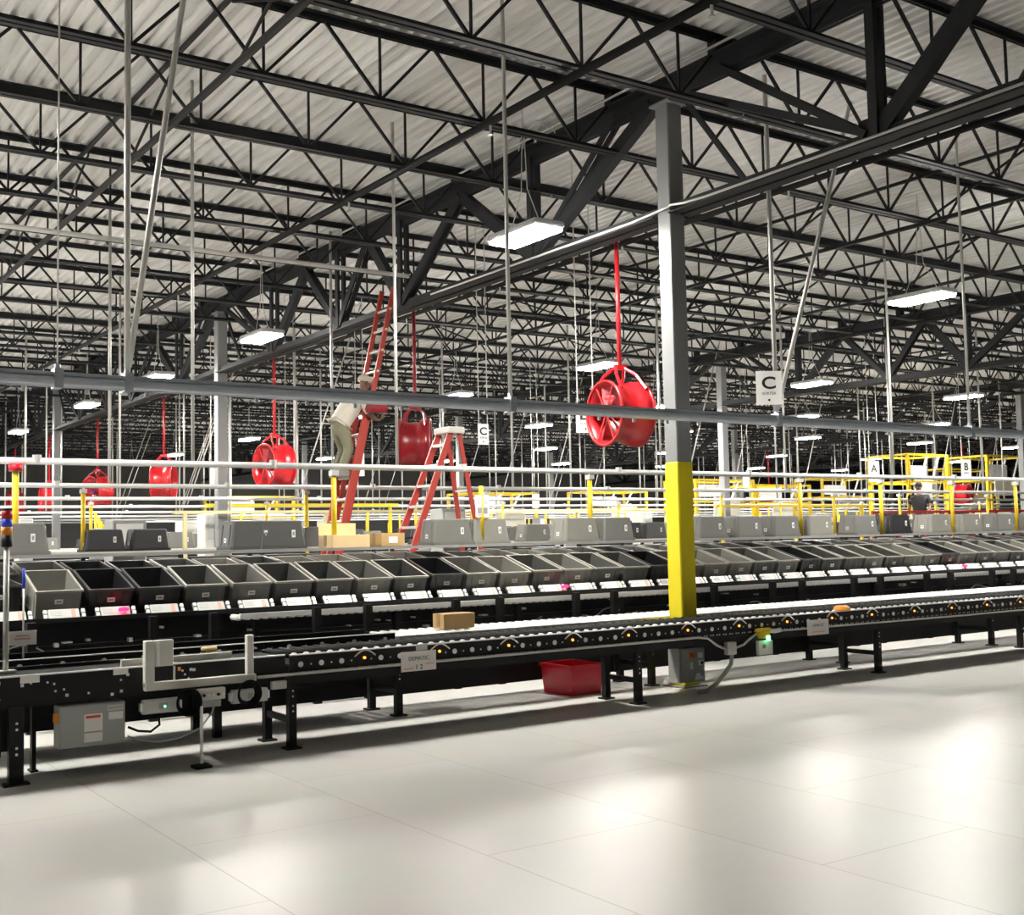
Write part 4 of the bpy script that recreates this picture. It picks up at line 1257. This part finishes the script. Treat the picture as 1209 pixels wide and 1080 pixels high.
# yellow equipment frames at the far right
def gantry(x, y, w, dpt, z1, z2, lab, mm='yellow_post'):
    g = thing('yellow_gantry', lab, 'equipment frame', (x, y, 0))
    for dx in (0, w):
        for dy in (0, dpt):
            MB().box(dx - .045, dx + .045, dy - .045, dy + .045, 0, z2).build('post', mm, g)
    for z in (z1, z2):
        for dy in (0, dpt):
            MB().box(-.045, w + .045, dy - .03, dy + .03, z - .03, z + .03).build('beam', mm, g)
        for dx in (0, w):
            MB().box(dx - .03, dx + .03, 0, dpt, z - .03, z + .03).build('beam', mm, g)
    MB().box(.1, w * .45, -.03, .0, z1 + .1, z1 + .5).build('white_panel', 'white', g)
    MB().box(w * .5, w - .1, .5, .55, z1 - .5, z1 + .1).build('grey_panel', 'light_grey', g)
    for q in (.3, .6):
        MB().bar((w * q, 0, z1), (w * q + .4, 0, z2), .05, .05).build('brace', 'white', g)
    return g
for px, y, w, z1, z2, lab in ((1078, 22.6, 2.0, 3.0, 3.85, 'tall yellow equipment frame left of the distant B sign'),
        (1172, 22.6, 2.4, 3.1, 3.9, 'tall yellow equipment frame right of the distant B sign'),
        (826, 27.3, 2.6, 2.6, 3.25, 'low yellow equipment frame seen just right of the yellow-based column'),
        (898, 27.3, 2.6, 2.5, 3.1, 'low yellow equipment frame right of the far grey column'),
        (975, 32.1, 3.2, 2.9, 3.7, 'far yellow equipment frame behind the A sign'),
        (1120, 32.1, 4.0, 3.0, 4.2, 'far yellow equipment frame rising behind the distant red fan'),
        (700, 36.9, 3.0, 2.6, 3.3, 'far yellow equipment frame left of the yellow-based column'),
        (560, 32.1, 2.6, 2.4, 3.0, 'far yellow equipment frame behind the stepladder'),
        (262, 36.9, 2.6, 2.4, 3.05, 'far yellow equipment frame left of the third red fan')):
    gantry(x_at(px, y), y + .15, w, 1.45, z1, z2, lab)
# raised platform with red railing and the dark-clothed person
pf = thing('platform', 'raised grey platform with dark red railing where a dark-clothed person stands', 'platform', (22.8, 17.95, 0))
MB().box(0, 9, 0, 1.4, .85, .95).build('deck', 'mid_grey', pf)
for q in range(0, 10, 1):
    MB().box(q - .025, q + .025, -.03, .03, 0, 1.95).build('railing_post', 'red_dark', pf)
for z in (1.45, 1.95):
    MB().box(0, 9, -.03, .03, z - .03, z + .03).build('railing_bar', 'red_dark', pf)
person((x_at(1085, 18.6), 18.6, .951), math.radians(200), JD, 'person in black clothing standing on the far platform', ('skin', 'black_cloth', 'black_cloth', 'black_cloth'), False)
sign((x_at(1033, 19.0), 19.0, 3.0), 'A', .42, .52, 'white A sign hanging far right of the grey column', 'SORTER')
sign((x_at(1142, 19.2), 19.2, 3.12), 'B', .46, .56, 'pale B sign hanging at the far right between yellow frames', 'SORTER')
for (x, y, z, w, h_, lab) in ((9.3, 21.0, 2.85, .22, .36, 'white hanging sign just right of the third red fan'), (10.4, 20.2, 3.0, .2, .45, 'narrow white hanging sign right of the person on the ladder'), (8.5, 22.9, 2.9, .2, .36, 'white hanging sign close left of the second grey column'),
                              (20.6, 22.5, 3.0, .24, .36, 'white hanging sign close left of the far grey column'), (16.6, 23.0, 2.4, .22, .34, 'small white hanging sign left of the yellow-based column'), (23.0, 22.2, 2.9, .24, .34, 'white hanging sign right of the far grey column')):
    sign((x, y, z), '', w, h_, lab)

# ------------------------------------------------------------------ world and view
w = bpy.data.worlds.new('world'); scn.world = w; w.use_nodes = True
w.node_tree.nodes['Background'].inputs['Color'].default_value = (1, .97, .93, 1)
w.node_tree.nodes['Background'].inputs['Strength'].default_value = .015
vs_ = scn.view_settings
vs_.view_transform = 'Standard'; vs_.look = 'None'; vs_.gamma = 1; vs_.exposure = 1.0
try:
    vs_.use_curve_mapping = False
except Exception:
    pass
scn.cycles.max_bounces = 8; scn.cycles.diffuse_bounces = 4; scn.cycles.glossy_bounces = 4
scn.cycles.sample_clamp_indirect = 6
